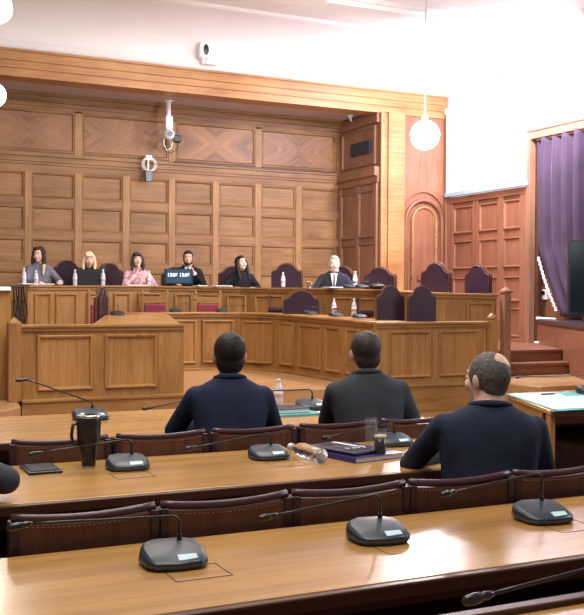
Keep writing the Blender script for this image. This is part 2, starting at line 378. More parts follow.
# platform and steps
pl = [(-2, 10.35), (1.55, 10.4), (1.85, 10.55), (2.02, 10.85), (2.06, 11.2), (2.06, 11.40), (8.6, 11.40), (8.8, 10.5), (9.79, 10.5), (10.67, 12.06), (12, 14.4), (12, 17.3), (10.4, 19), (-2, 19)]
platf = struct(MB().prism(pl, 0, .36).build('floor_platform', M['floor'], bevel=.015))
MB().prism([(8.72, 10.1), (9.56, 10.1), (9.8, 10.52), (8.72, 10.52)], 0, .18).build('lower_step', M['floor'], platf)
stp = struct(MB().prism([(8.75, 12.12), (10.71, 12.12), (11.3, 13.2), (8.75, 13.2)], .36, .54).build('floor_step', M['stair'], bevel=.012))
MB().prism([(8.7, 12.08), (10.70, 12.08), (10.75, 12.2), (8.7, 12.2)], .51, .545).build('nosing', M['stair'], stp)
stp2 = struct(MB().prism([(9.35, 12.52), (10.93, 12.52), (12, 14.42), (12, 17.3), (9.35, 17.3)], .36, .72).build('floor_landing', M['stair'], bevel=.012))
MB().prism([(9.3, 12.48), (10.92, 12.48), (10.96, 12.6), (9.3, 12.6)], .69, .725).build('nosing', M['stair'], stp2)
struct(MB().prism([(-.2, 16.9), (2.9, 16.4), (4.3, 16.9), (5.4, 17.0), (7.2, 16.3), (8.4, 14.0), (8.6, 12.4), (9.35, 12.4), (9.35, 17.3), (10.34, 17.3), (10.34, 19), (-.2, 19)], .36, .9).build('floor_dais', M['floor']))

# ================================================================== DAIS DESKS
class Poly:
    def __init__(s, pts):
        s.p = [Vector(q) for q in pts]; s.L = [0]
        for a, b in zip(s.p, s.p[1:]): s.L.append(s.L[-1]+(b.xy-a.xy).length)
    def seg(s, t):
        for i in range(len(s.p)-1):
            if t <= s.L[i+1] or i == len(s.p)-2: return i
    def at(s, t):
        i = s.seg(t); a, b = s.p[i], s.p[i+1]; return a.lerp(b, (t-s.L[i])/(s.L[i+1]-s.L[i]))
    def normals(s):
        ns = []
        for i in range(len(s.p)):
            d = Vector((0, 0))
            if i > 0: d += (s.p[i].xy-s.p[i-1].xy).normalized()
            if i < len(s.p)-1: d += (s.p[i+1].xy-s.p[i].xy).normalized()
            d.normalize(); ns.append(Vector((d.y, -d.x, 0)))
        return ns
def strip(poly, n0, n1, z0, z1, tilt=True):
    """solid ribbon following the polyline from offset n0 (towards hall) to n1; z1 relative to point z if tilt"""
    mb = MB(); ns = poly.normals(); vs = []
    for p, n in zip(poly.p, ns):
        za, zb = (p.z+z0, p.z+z1) if tilt else (z0, z1)
        if tilt == 'top': za, zb = z0, p.z+z1
        for o, z in ((n0, za), (n0, zb), (n1, zb), (n1, za)):
            q = p+n*o; vs.append((q.x, q.y, z))
    fs = []
    for i in range(len(poly.p)-1):
        for j in range(4): fs.append((i*4+j, i*4+(j+1) % 4, i*4+4+(j+1) % 4, i*4+4+j))
    fs += [(0, 1, 2, 3), tuple(range(len(vs)-4, len(vs)))]
    mb.add(vs, fs); return mb
DP = [(0, 0), (0, .024), (.012, .034), (.03, .028), (.042, .003)]
def dais(root, poly, z0, ledge, panels, v0, vt, topd, mat=('oak_z', 'oak_x')):
    strip(poly, 0, -.06, z0, -.03, 'top').build('front_board', M[mat[0]], root, world=True)
    strip(poly, .05, -topd, -.035, 0).build('desktop', M[mat[1]], root, bevel=.008, world=True)
    strip(poly, .025, 0, -.075, -.035).build('edge_moulding', M[mat[1]], root, world=True)
    if ledge:
        strip(poly, .10, 0, z0, ledge-.02, False).build('plinth', M[mat[1]], root, world=True)
        strip(poly, .12, 0, ledge-.02, ledge+.015, False).build('ledge', M[mat[1]], root, bevel=.006, world=True)
    for a, b in panels:
        pa, pb = poly.at(a), poly.at(b); U = Vector((pb.x-pa.x, pb.y-pa.y, 0)); L = U.length; U.normalize(); N = Vector((U.y, -U.x, 0))
        O = Vector((pa.x, pa.y, 0)); top = min(pa.z, pb.z)-vt
        pr = [(max(0, i), h+.0) for i, h in DP]
        MB().panel(O, U, N, 0, L, v0, top, pr).build('panel', M[mat[0]], root, world=True)
upoly = Poly([(3.1, 16.06, 1.71), (3.67, 16.34, 1.715), (4.32, 16.58, 1.725), (5.31, 16.65, 1.73), (6.1, 16.42, 1.72), (6.73, 15.97, 1.71), (7.15, 15.40, 1.70), (7.40, 14.97, 1.70),
              (7.82, 13.99, 1.68), (8.04, 12.90, 1.65), (8.4, 12.16, 1.62), (9.30, 12.12, 1.61)])
t = thing('dais_desk', 'upper curved oak dais desk where the seated panel works, behind the lower curved desk', 'desk', (6.5, 16, .36))
dais(t, upoly, .36, None, [(.12, .44), (.54, .96), (1.15, 1.55), (1.66, 1.95), (2.1, 2.5), (2.75, 3.05), (3.2, 3.55), (3.68, 4.04), (4.22, 4.80), (4.95, 5.5), (5.85, 6.27), (6.44, 6.83), (7.1, 7.45), (8.50, 8.98)], .6, .13, .6)
# end post of the upper desk at the head of the steps
p = thing('newel_post', 'square oak newel post ending the upper dais desk beside the stairs', 'post', (9.40, 12.02, .36))
MB().box((-.06, -.06, 0), (.06, .06, 1.27)).build('shaft', M['side_z'], p, bevel=.01)
mb = MB(); mb.box((-.075, -.075, 1.27), (.075, .075, 1.30)); mb.add([(-.065,-.065,1.30),(.065,-.065,1.30),(.065,.065,1.30),(-.065,.065,1.30),(0,0,1.36)], [(0,1,4),(1,2,4),(2,3,4),(3,0,4),(3,2,1,0)]); mb.build('finial', M['side_z'], p)
# lower curved desk
ipoly = Poly([(4.45, 14.6, 1.28), (5.0, 14.91, 1.29), (5.64, 15.04, 1.29), (6.0, 15.03, 1.29), (6.3, 14.93, 1.285), (6.52, 14.68, 1.28), (6.66, 14.33, 1.275), (6.73, 13.96, 1.27), (6.75, 12.96, 1.25), (6.72, 12.3, 1.24), (6.72, 11.42, 1.225)])
t = thing('curved_desk', 'lower curved oak desk with framed panels, between the two straight box fronts', 'desk', (6.3, 14.5, 0))
dais(t, ipoly, 0, .38, [(.70, 1.20), (1.32, 1.85), (2.0, 2.62), (2.78, 3.20), (3.38, 4.1), (4.25, 4.75), (4.9, 5.3)], .47, .12, .55)
# left arm of the lower desk (flat top running back from the left box)
t = thing('side_desk', 'flat oak desktop running back from the left box front to the lower curved desk', 'desk', (3.9, 13, .36))
MB().prism([(2.95, 11.42, 1.215), (4.03, 11.42, 1.215), (5.0, 14.86, 1.285), (3.8, 14.0, 1.27)], 1.17, 1.2).build('desktop', M['desk'], t, world=True)
MB().prism([(3.05, 11.5), (3.95, 11.5), (4.85, 14.6), (3.9, 13.9)], .36, 1.17).build('body', M['oak_z'], t, world=True)
# straight box fronts
def pen(name, label, x0, x1, panels, posts):
    t = thing(name, label, 'desk front', ((x0+x1)/2, 11.3, 0))
    pp = Poly([(x0, 11.3, 1.22), (x1, 11.3, 1.22)])
    dais(t, pp, 0, .37, [(a-x0, b-x0) for a, b in panels], .47, .12, .14)
    MB().box((x1-.03, 11.361, 0), (x1, 12.0 if x1 < 5 else 11.5, 1.18)).build('side_board', M['oak_z'], t, world=True)
    for px in posts:
        MB().box((px-.07, 11.24, .0 if px > 5 else .36), (px+.07, 11.38, 1.24)).build('post', M['oak_z'], t, bevel=.008, world=True)
        mb = MB()
        if px > 5: mb.lathe([(.06, 1.24), (.075, 1.26), (.06, 1.29), (.03, 1.32), (.006, 1.335)], (px, 11.31, 0), 12)
        else: mb.add([(px-.07, 11.24, 1.24), (px+.07, 11.24, 1.24), (px+.07, 11.38, 1.24), (px-.07, 11.38, 1.24), (px, 11.31, 1.31)], [(0,1,4),(1,2,4),(2,3,4),(3,0,4),(3,2,1,0)])
        mb.build('finial', M['oak_z'], t, world=True)
pen('box_front', 'straight oak box front at left with two large square panels', 2.10, 4.03, [(2.28, 2.92), (3.06, 3.69)], [2.03])
pen('box_front', 'straight oak box front at right ending in a round-topped post', 6.70, 8.50, [(6.90, 7.57), (7.70, 8.34)], [8.60])
# far left wing box
t = thing('dais_desk', 'tall oak desk at the left edge with a pale desktop, on the rounded platform', 'desk', (1.4, 11.6, .36))
MB().box((.6, 11.5, .36), (2.03, 11.56, 1.6)).build('front_board', M['oak_z'], t, world=True)
MB().box((1.94, 11.561, .36), (2.0, 14.0, 1.6)).build('side_board', M['oak_z'], t, world=True)
MB().box((.55, 11.44, 1.6), (2.02, 12.3, 1.645)).build('desktop', M['paper'], t, bevel=.006, world=True)
MB().panel((0, 11.5, 0), (1, 0, 0), (0, -1, 0), .9, 1.90, .62, 1.5, DP).build('panel', M['oak_z'], t, world=True)
MB().panel((0, 11.5, 0), (1, 0, 0), (0, -1, 0), .9, 1.90, .42, .56, DP).build('panel', M['oak_x'], t, world=True)

# ================================================================== ROW DESKS
def row_desk(label, x0, x1, yf, yb, z=.76, back_lip=False, hatches=(), slant=0):
    t = thing('long_desk', label, 'desk', (x0, yf, 0), 0)
    base = t.location.copy()
    top = [(x0, yf+.03), (x1, yf+.03), (x1, yb), (x0, yb)]
    if slant: top = [(x0, yf+.03), (x1, yf+.03), (x1, yb), (x0+slant, yb)]
    MB().prism(top, z-.03, z).build('desktop', M['desk'], t, bevel=.003, world=True)
    MB().box((x0, yf, z-.042), (x1, yf+.03, z-.002)).build('front_edge', M['lip'], t, bevel=.005, world=True)
    MB().box((x0+.05, yf+.16, z-.12), (x1-.05, yf+.18, z-.03)).build('apron', M['lip'], t, world=True)
    MB().box((x0+.03+slant, yb-.08, .04), (x1-.03, yb-.05, z-.03)).build('modesty_panel', M['dark_wood'], t, world=True)
    MB().box((x0+.05+slant, yf+.2, z-.32), (x1-.05, yb-.08, z-.30)).build('shelf', M['dark_wood'], t, world=True)
    if slant:
        e = MB(); e.prism([(x0+.01, yf+.04), (x0+.05, yf+.04), (x0+slant+.05, yb-.03), (x0+slant+.01, yb-.03)], 0, z-.03)
        e.build('end_panel', M['oak_z'], t, world=True)
    else: MB().box((x0, yf+.04, 0), (x0+.04, yb-.03, z-.03)).build('end_panel', M['oak_z'], t, world=True)
    MB().box((x1-.04, yf+.04, 0), (x1, yb-.03, z-.03)).build('end_panel', M['oak_z'], t, world=True)
    if back_lip: MB().box((x0, yb, z-.05), (x1, yb+.035, z+.012)).build('back_edge', M['lip'], t, bevel=.005, world=True)
    for hx, hy in hatches:
        mb = MB(); a, b, c, d = hx-.085, hx+.085, hy-.07, hy+.07; e = .003
        for q in ((a, c, b, c+e), (a, d-e, b, d), (a, c, a+e, d), (b-e, c, b, d)): mb.box((q[0], q[1], z), (q[2], q[3], z+.0012))
        mb.build('cable_hatch', M['lip'], t, world=True)
    return t
row_desk('nearest raised oak desk, only its corner showing at the lower right', -.6, 4.0, .85, 1.56, .925, True)
row_desk('long golden oak desk across the foreground with three microphones on it', -.6, 5.2, 2.32, 3.05, hatches=((.99, 2.66), (1.68, 2.66), (2.36, 2.66)))
row_desk('second long oak desk from the front, with the black tumbler on it', -.4, 3.12, 3.79, 4.68, hatches=((1.27, 4.22), (2.02, 4.22)))
row_desk('third long oak desk, in front of the two men seen from behind', -.2, 3.62, 5.42, 6.60)
row_desk('oak desk across the aisle at right, covered with papers', 4.66, 8.2, 5.42, 6.60, slant=.5)

# ---- chairs of the rows (we see their backs)
def row_chair(loc, label, group):
    t = thing('bench_chair', label, 'chair', loc, 0, group)
    W = .485
    def arc(x, z): return z+.016*((2*x/W)**2)-.006
    mb = MB(); n = 10; vs = []
    for i in range(n+1):
        x = -W/2+.03+(W-.06)*i/n
        for y, z in ((-.012, .40), (-.012, arc(x, .835)), (.03, arc(x, .835)), (.03, .40)): vs.append((x, y, z))
    fs = [(i*4+j, i*4+(j+1) % 4, i*4+4+(j+1) % 4, i*4+4+j) for i in range(n) for j in range(4)]+[(0, 1, 2, 3), tuple(range(n*4, n*4+4))]
    mb.add(vs, fs); back = mb.build('backrest', M['dark_wood'], t)
    MB().tube([(-W/2+.012+(W-.024)*i/n, .008, arc(-W/2+W*i/n, .85)) for i in range(n+1)], .014, 8).build('leather_roll', M['roll'], back)
    mb = MB()
    for i in range(26):
        x = -W/2+.04+(W-.08)*i/25; mb.ell((x, -.014, arc(x, .826)), .0035, 6, 4)
    mb.build('nail_studs', M['brass'], back)
    for s in (-1, 1):
        MB().box((s*(W/2-.017)-.015, -.02, 0), (s*(W/2-.017)+.015, .035, .85)).build('leg', M['leather'], t, bevel=.004)
        MB().box((s*(W/2-.03)-.014, .37, 0), (s*(W/2-.03)+.014, .40, .42)).build('leg', M['dark_wood'], t)
    MB().box((-W/2+.02, .03, .40), (W/2-.02, .42, .46)).build('seat', M['leather'], t, bevel=.02)
    return t
A = ['leftmost', 'second from the left', 'third from the left', 'fourth from the left', 'fifth from the left', 'sixth from the left']
c0 = row_chair((.785, 3.12, 0), 'x', 'studded leather chair backs behind the foreground desk')
for i in range(6):
    o = c0 if i == 0 else dup(c0, (.785+.484*i, 3.12, 0))
    o['label'] = 'dark studded leather chair back directly behind the foreground desk, '+A[i]
c1 = row_chair((1.075, 4.75, 0), 'x', 'studded leather chair backs behind the second desk')
for i in range(5):
    o = c1 if i == 0 else dup(c1, (1.075+.505*i, 4.75, 0))
    o['label'] = 'dark studded leather chair back between the second and third desk, '+A[i]
# ================================================================== HIGH-BACK CHAIRS
def high_chair(loc, rz, label, group, hgt=1.3, wd=.56, lea='leather_b'):
    """shield-topped leather back; faces local -Y; back at y=0"""
    t = thing('high_back_chair', label, 'chair', loc, rz, group); w = wd/2
    def top(z0, s):
        return [(-s, z0), (-s, .97*hgt-.12)]+[(-s+.02, .97*hgt-.10), (-s*.72, .97*hgt-.085), (-s*.45, hgt-.035), (-s*.2, hgt-.005), (0, hgt), (s*.2, hgt-.005), (s*.45, hgt-.035), (s*.72, .97*hgt-.085), (s-.02, .97*hgt-.10)]+[(s, .97*hgt-.12), (s, z0)]
    f = MB().extrude(top(.42, w), (0, 0, 0), (1, 0, 0), (0, 0, 1), (0, -1, 0), -.035, .0).build('back_frame', M['dark_wood'], t, bevel=.008)
    sm = [(x*.93, z if z < .5 else z-.02) for x, z in top(.46, w)]
    MB().extrude(sm, (0, 0, 0), (1, 0, 0), (0, 0, 1), (0, -1, 0), -.055, .03).build('backrest', M[lea], t, bevel=.03, seg=3)
    MB().tube([(x, -.052, z) for x, z in sm], .004, 6).build('nail_trim', M['brass'], t)
    MB().box((-w+.01, -.5, .40), (w-.01, 0, .50)).build('seat', M[lea], t, bevel=.03)
    for sx in (-1, 1):
        MB().box((sx*(w-.03)-.025, -.48, 0), (sx*(w-.03)+.025, -.43, .40)).build('leg', M['dark_wood'], t)
        MB().box((sx*(w-.03)-.025, -.02, 0), (sx*(w-.03)+.025, .03, .43)).build('leg', M['dark_wood'], t)
        mb = MB(); mb.box((sx*(w-.02)-.025, -.42, .68), (sx*(w-.02)+.025, 0, .72)); mb.box((sx*(w-.02)-.02, -.42, .40), (sx*(w-.02)+.02, -.38, .68)); mb.build('armrest', M['dark_wood'], t, bevel=.01)
    return t
G1 = 'high-backed leather chairs behind the upper dais desk'
def P(x, y, d):   # ground position on the ray through a viewing angle, at forward distance d
    r = (x-292)/F; v = fw+rt*r-up*((y-307.5)/F); return Vector((0, 0, 1.55))+v*d
def face(x, y, a=0): return math.atan2(-x, y)+a
chs = [(67, 18.0, .15, 'empty leather high-backed chair between the woman in grey and the blonde woman', 1.30),
       (109, 18.3, .3, 'dark leather high-backed chair behind the woman in the pink blouse', 1.26),
       (176, 18.35, .1, 'dark leather high-backed chair behind the bearded man at the clock monitor', 1.20),
       (233, 18.35, .1, 'dark leather high-backed chair behind the woman with long black hair', 1.22),
       (287, 17.3, -.1, 'empty leather high-backed chair between the black-haired woman and grey-haired man', 1.24),
       (343, 17.4, -.3, 'dark leather high-backed chair behind the grey-haired man in a suit', 1.17),
       (380, 16.0, -.35, 'empty shiny leather high-backed chair right of the grey-haired man', 1.14),
       (436, 15.4, -.45, 'empty leather high-backed chair before the arched door', 1.10),
       (478, 15.7, -.55, 'rightmost leather high-backed chair at the upper desk, turned sideways', 1.10)]
hc = None
for px, d, a, lab, h in chs:
    q = P(px, 290, d)
    if hc is None: hc = high_chair((q.x, q.y, .9), face(q.x, q.y, a), lab, G1); o = hc
    else: o = dup(hc, (q.x, q.y, .9), face(q.x, q.y, a), lab)
    o.rotation_euler = (0, 0, face(q.x, q.y, a)*-0+a-.0-.42*0+math.atan2(-q.x, q.y))
    o.scale = (1, 1, h/1.3)
    if q.x > 8.3: o.location.z = .72; o.scale = (.84 if px > 450 else .93, 1, 1.36/1.3 if px > 450 else 1.38/1.3)
G2 = 'high-backed leather chairs behind the lower desks'
for k, (px, d, a, lab, h) in enumerate([(301.5, 15.75, .05, 'empty shiny purple-black leather chair behind the lower curved desk', 1.30),
       (390, 13.85, .35, 'dark leather chair back behind the right box front, left of the pair', 1.36),
       (421.5, 13.7, .35, 'dark leather chair back behind the right box front, right of the pair', 1.36)]):
    q = P(px, 290, d); o = dup(hc, (q.x, q.y, .36), math.atan2(-q.x, q.y)+a+PI, lab); o['group'] = G2; o.scale = (1.08 if px < 350 else .74, 1, h/1.3)
# side-on maroon chair behind the left box
def wood_chair(loc, rz, label, h=1.27, group='wooden chairs with maroon leather backs in front of the upper desk'):
    t = thing('wooden_armchair', label, 'chair', loc, rz, group)
    for sx in (-1, 1):
        MB().box((sx*.21-.022, -.02, 0), (sx*.21+.022, .025, h-.05)).build('leg', M['oak_z'], t)
        MB().lathe([(.02, h-.05), (.028, h-.035), (.015, h-.02), (.024, h), (.006, h+.025)], (sx*.21, 0, 0), 10).build('finial', M['oak_z'], t)
        MB().box((sx*.21-.02, -.45, 0), (sx*.21+.02, -.41, .62)).build('leg', M['oak_z'], t)
        MB().box((sx*.21-.025, -.45, .62), (sx*.21+.025, 0, .65)).build('armrest', M['oak_z'], t)
    MB().box((-.20, -.015, h-.20), (.20, .02, h-.09)).build('top_rail', M['oak_x'], t, bevel=.006)
    MB().box((-.185, -.035, .46), (.185, .02, h-.22)).build('backrest', M['maroon'], t, bevel=.015)
    MB().box((-.20, -.45, .38), (.20, 0, .46)).build('seat', M['maroon'], t, bevel=.02)
    return t
wc = None
for px, d, a, lab in [(155, 17.1, 0, 'oak armchair with maroon back, left one beside the side desk microphone'), (208, 17.05, .0, 'oak armchair with maroon back, behind the two microphones on the curved desk'), (97, 15.6, .9, 'oak and maroon chair turned sideways behind the left box front')]:
    q = P(px, 290, d)
    if wc is None: wc = wood_chair((q.x, q.y, .36), math.atan2(-q.x, q.y)+a, lab); 
    else: dup(wc, (q.x, q.y, .36), math.atan2(-q.x, q.y)+a, lab)
q = P(102, 290, 14.6); o = dup(hc, (q.x, q.y, .36), math.atan2(-q.x, q.y)+1.25, 'maroon leather high-backed chair seen from the side behind the left box front'); o['group'] = G2; o.scale = (.8, 1, 1.02)

# ================================================================== MICROPHONES
def mic(loc, rz, label, tip=(-.30, .02, .18), s=1.0, group='conference microphones on the desks', rise=.14, lab=True):
    t = thing('conference_microphone', label, 'microphone', loc, 0, group)
    R = Matrix.Rotation(rz, 4, 'Z')
    mb = MB(); out = [(-.10, .02), (-.092, -.055), (-.07, -.085), (.0, -.095), (.07, -.085), (.092, -.055), (.10, .02), (.088, .065), (.05, .085), (-.05, .085), (-.088, .065)]
    def ring(k, z, w=0): return [(R @ Vector((x*k, y*k, z+w*(y*k+.095)/.18))) for x, y in out]
    n = len(out); fs = lambda m_: [(j*n+i, j*n+(i+1) % n, (j+1)*n+(i+1) % n, (j+1)*n+i) for j in range(m_-1) for i in range(n)]+[tuple(range(n))[::-1], tuple(range((m_-1)*n, m_*n))]
    mb.add(sum([ring(.90, 0), ring(1, .012), ring(1, .017, .006)], []), fs(3)); mb.build('base_rim', M['micrim'], t)
    mb = MB(); mb.add(sum([ring(.995, .0172, .006), ring(.97, .022, .022), ring(.86, .026, .036), ring(.45, .027, .040)], []), fs(4), True)
    mb.build('base', M['mic'], t, bevel=.002)
    if lab:
        a = [R @ Vector(v) for v in ((.0, -.086, .026), (.060, -.080, .026), (.056, -.052, .040), (.0, -.054, .040))]
        b = [v+R.to_3x3() @ Vector((0, .002, -.005)) for v in a]
        MB().add(a+b, []) if False else None
        m2 = MB(); m2.add(a+b, [(0,1,2,3),(7,6,5,4),(0,4,5,1),(1,5,6,2),(2,6,7,3),(3,7,4,0)]); m2.build('label_plate', M['label'], t)
    b0 = R @ Vector((.03, .055, .055)); tp = Vector(tip)
    MB().cyl(b0-Vector((0, 0, .012)), b0+Vector((0, 0, .018)), .010, .007).build('stem_socket', M['black'], t)
    d = Vector((tp.x-b0.x, tp.y-b0.y, 0)); dl = d.length; d.normalize(); vz = max(.006, rise-b0.z-.028); pts = [b0+Vector((0, 0, .0)), b0+Vector((0, 0, vz))]
    for k in range(1, 7):
        a = PI/2*k/6; rr = .028; pts.append(b0+Vector((0, 0, vz))+d*rr*(1-math.cos(a))+Vector((0, 0, rr*math.sin(a))))
    last = pts[-1]; end = tp-d*.05; end.z = tp.z+(.004)
    for k in range(1, 6): pts.append(last.lerp(end, k/5))
    MB().tube(pts, .0042, 8).build('gooseneck', M['black'], t)
    dd = (tp-end).normalized()
    mb = MB(); mb.lathe([(.004, -.01), (.0075, 0), (.0085, .01), (.0075, .016), (.0095, .02), (.011, .035), (.0105, .052), (.005, .062)], end, 12, dd.to_track_quat('Z', 'Y').to_matrix())
    mb.build('microphone_head', M['black'], t)
    if s != 1: t.scale = (s, s, s)
    return t
# tip offsets are relative to the base
mic((.96, 2.775, .76), -.12, 'conference microphone at the left end of the foreground desk', tip=(-.47, -.01, .155), rise=.13)
mic((1.66, 2.775, .76), -.15, 'conference microphone in the middle of the foreground desk', tip=(-.42, -.01, .11), rise=.135)
mic((2.34, 2.775, .76), -.15, 'conference microphone at the right end of the foreground desk', tip=(-.43, -.01, .128), rise=.158)
mic((1.30, 4.40, .76), -.1, 'conference microphone right of the black tumbler on the second desk', tip=(-.45, -.05, .10), rise=.125)
mic((2.01, 4.40, .76), -.1, 'conference microphone on the second desk, in line with the navy-suited man', tip=(-.44, -.05, .08), rise=.115)
mic((2.80, 4.52, .76), -.1, 'conference microphone right of the glass of dark coffee on the second desk', tip=(-.45, -.05, .07), rise=.11)
mic((1.60, 6.24, .76), .1, 'conference microphone alone at the left of the third desk', tip=(-.40, .0, .23), s=1.14, rise=.10)
mic((2.50, 6.25, .76), .1, 'conference microphone behind the navy-suited man, only its stem showing to his left', tip=(-.48, .05, .04), s=1.1, rise=.12)
mic((3.17, 6.21, .76), .0, 'conference microphone between the two dark suits on the third desk', tip=(-.34, .02, .118), s=1.12, rise=.118)
mic((5.80, 6.30, .76), .0, 'conference microphone on the papers of the desk across the aisle', tip=(-.72, .0, .15), s=1.05, rise=.14)
mic((1.50, 1.44, .926), -.1, 'microphone on the nearest raised desk, its stem crossing the lower right corner', tip=(-.43, .03, .075), s=1.0, rise=.105)
# far microphones
G3 = 'small microphones on the dais desks'
def on(poly_z, px, d, dz=0):
    q = P(px, 300, d); return (q.x, q.y, poly_z+dz)
mic((3.98, 14.0, 1.275), .1, 'small microphone on the flat side desk left of the curved desk', tip=(.0, -.02, .14), group=G3, lab=False)
for px, d, z, tp, lab in [(176, 16.1, 1.29, (.38, .1, .2), 'small microphone on the curved desk, left of the pair below the clock monitor'),
        (222, 16.4, 1.29, (.36, -.1, .11), 'small microphone on the curved desk, right of the pair'),
        (311, 15.3, 1.275, (-.1, .05, .06), 'small microphone on the curved desk in front of the empty shiny chair'),
        (336, 14.5, 1.265, (-.3, .2, .13), 'small microphone on the curved desk beside the left water bottle'),
        (360, 14.0, 1.255, (-.3, .2, .13), 'small microphone on the curved desk beside the right water bottle')]:
    mic(on(z, px, d), .1, lab, tip=tp, group=G3, lab=False, rise=.1)
for px, d, z, lab in [(362, 15.0, 1.685, 'small microphone on the upper desk right of the grey-haired man'), (350, 15.4, 1.69, 'small microphone on the upper desk in front of the grey-haired man')]:
    mic(on(z, px, d), .1, lab, tip=(.12, .05, .09), group=G3, lab=False, rise=.08)

# ================================================================== THINGS ON THE DESKS
t = thing('insulated_tumbler', 'tall black insulated tumbler with steel rim and handle on the second desk', 'tumbler', (1.145, 4.50, .76)); t.scale = (1.14, 1.14, 1.03)
MB().lathe([(.026, .004), (.028, .012), (.037, .10), (.046, .12), (.049, .20), (.049, .222)], (0, 0, 0), 28).build('cup', M['black'], t, bevel=.002)
MB().lathe([(.0265, 0), (.0275, .012), (.02, .0125)], (0, 0, 0), 24).build('steel_base', M['steel'], t)
MB().lathe([(.049, .222), (.052, .226), (.052, .234), (.046, .238), (.044, .232)], (0, 0, 0), 28).build('rim', M['steel'], t)
mb = MB(); mb.lathe([(.045, .230), (.045, .233)], (0, 0, 0), 24); mb.box((-.006, -.02, .233), (.02, .02, .243)); mb.build('lid', M['black'], t)
MB().tube([(-.045, -.005, .20), (-.066, -.01, .195), (-.072, -.01, .15), (-.066, -.01, .11), (-.042, 0, .105)], .007, 8).build('handle', M['black'], t)
t = thing('socket_box', 'flat black rectangular socket lid on the second desk at left', 'socket', (.93, 4.50, .76))
MB().box((-.075, -.10, 0), (.075, .13, .012)).build('frame', M['black'], t, bevel=.003)
MB().box((-.06, -.08, .012), (.06, .11, .015)).build('lid', plain('matte_black_lid', (.006, .006, .007), .6), t)
def folder(loc, rz, label, w, d, h, mat, name='folder', cat='folder', pages=True):
    t = thing(name, label, cat, loc, rz)
    MB().box((-w/2, -d/2, 0), (w/2, d/2, .003)).build('back_cover', M[mat], t)
    if pages: MB().box((-w/2+.006, -d/2+.006, .003), (w/2-.004, d/2-.006, h-.003)).build('pages', M['paper'], t)
    MB().box((-w/2, -d/2, h-.003), (w/2, d/2, h)).build('cover', M[mat], t, bevel=.001)
    MB().box((-w/2-.002, -d/2, 0), (-w/2+.003, d/2, h)).build('spine', M[mat], t, bevel=.001)
    return t
t = folder((2.43, 4.34, .76), .18, 'dark blue document folder on the second desk under the black notebook', .31, .46, .026, 'navy_card')
t = thing('notebook', 'black glossy notebook with a white stripe on the blue folder', 'notebook', (2.40, 4.32, .786), .25)
MB().box((-.11, -.17, 0), (.09, .17, .018)).build('cover', M['dark_card'], t, bevel=.008)
MB().box((.04, -.05, .018), (.062, .16, .0195)).build('white_stripe', M['paper'], t)
t = thing('eyeglasses', 'folded glasses lying on the black notebook', 'glasses', (2.40, 4.22, .805), .2)
mb = MB()
for sx in (-1, 1): mb.tube([(sx*.033+.026*math.cos(a), .02*math.sin(a)*.8, .006) for a in [2*PI*k/14 for k in range(15)]], .0022, 6)
mb.tube([(-.008, 0, .006), (.008, 0, .008)], .002, 6); mb.build('frame', M['steel'], t)
for sx in (-1, 1): MB().tube([(sx*.06, 0, .006), (sx*.06, .03, .008), (sx*-.03, .045+.01*sx, .004)], .002, 6).build('temple', M['steel'], t)
def bottle(loc, label, s=1.0, rot=None, near=False, group=None, h=.22):
    t = thing('water_bottle', label, 'bottle', loc, 0, group); k = h/.22
    n = 20 if near else 12
    prof = [(.028, 0), (.032, .006), (.032, .05), (.0295, .06), (.032, .07), (.032, .13), (.027, .155), (.014, .180), (.0125, .20)]
    MB().lathe([(r, z*k) for r, z in prof], (0, 0, 0), n).build('bottle_body', M['pet' if near else 'pet_far'], t)
    MB().lathe([(.015, .198*k), (.015, .216*k), (.013, .22*k)], (0, 0, 0), n).build('cap', M['white_p'], t)
    if not near: MB().lathe([(.0328, .072*k), (.0328, .118*k)], (0, 0, 0), n).build('label_band', M['bot_label'] if not near else M['pet_far'], t)
    if rot: t.rotation_euler = rot
    if s != 1: t.scale = (s,)*3
    return t
bottle((2.17, 4.14, .796), 'crumpled clear plastic bottle lying beside the blue folder', 1.15, (math.radians(-86), 0, math.radians(12)), True)
bottle((3.0, 4.47, .796), 'crumpled clear plastic bottle lying on papers by the bald man\'s hand', .8, (math.radians(92), 0, math.radians(60)), True)
def tumbler_glass(loc, label, r0, r1, h, fill=None):
    t = thing('drinking_glass', label, 'glass', loc)
    MB().lathe([(.002, .002), (r0-.002, 0), (r0, .004), (r1, h), (r1-.0015, h), (r0-.002, .010), (.002, .009)], (0, 0, 0), 28).build('glass_wall', M['glass'], t)
    if fill:
        k = fill/h; MB().lathe([(.002, .0095), (r0-.0026, .0105), (r0-.0026+(r1-r0)*k, fill), (.002, fill)], (0, 0, 0), 24, cap=False).build('coffee', M['coffee'], t)
        MB().lathe([(.002, fill+.0002), (r0-.0022+(r1-r0)*k, fill+.0002), (r0-.0022+(r1-r0)*k, fill+.014), (.002, fill+.014)], (0, 0, 0), 24, cap=False).build('foam', M['foam'], t)
    return t
tumbler_glass((2.63, 4.47, .76), 'tall empty clear glass behind the coffee glass', .029, .034, .16)
tumbler_glass((2.505, 4.17, .76), 'glass of dark coffee with a pale foam top on the second desk', .029, .033, .145, .10)
t = tumbler_glass((3.50, 6.50, .76), 'clear water glass beside the dark-grey-suited man on the third desk', .030, .036, .13)
MB().lathe([(.002, .0105), (.0275, .0115), (.030, .065), (.002, .065)], (0, 0, 0), 20, cap=False).build('water', M['glass'], t)
bottle((3.06, 6.53, .76), 'upright small water bottle with white cap beside the navy-suited man', 1.0, None, False, None, .19)
folder((2.86, 6.0, .76), .05, 'teal document folder at the bottom of the stack on the third desk', .42, .30, .014, 'teal')
folder((2.83, 6.05, .774), .0, 'dark folder lying on the teal folder', .36, .26, .03, 'dark_card')
t = thing('phone', 'pale phone lying in front of the microphone on the third desk', 'phone', (3.12, 5.93, .76), .2)
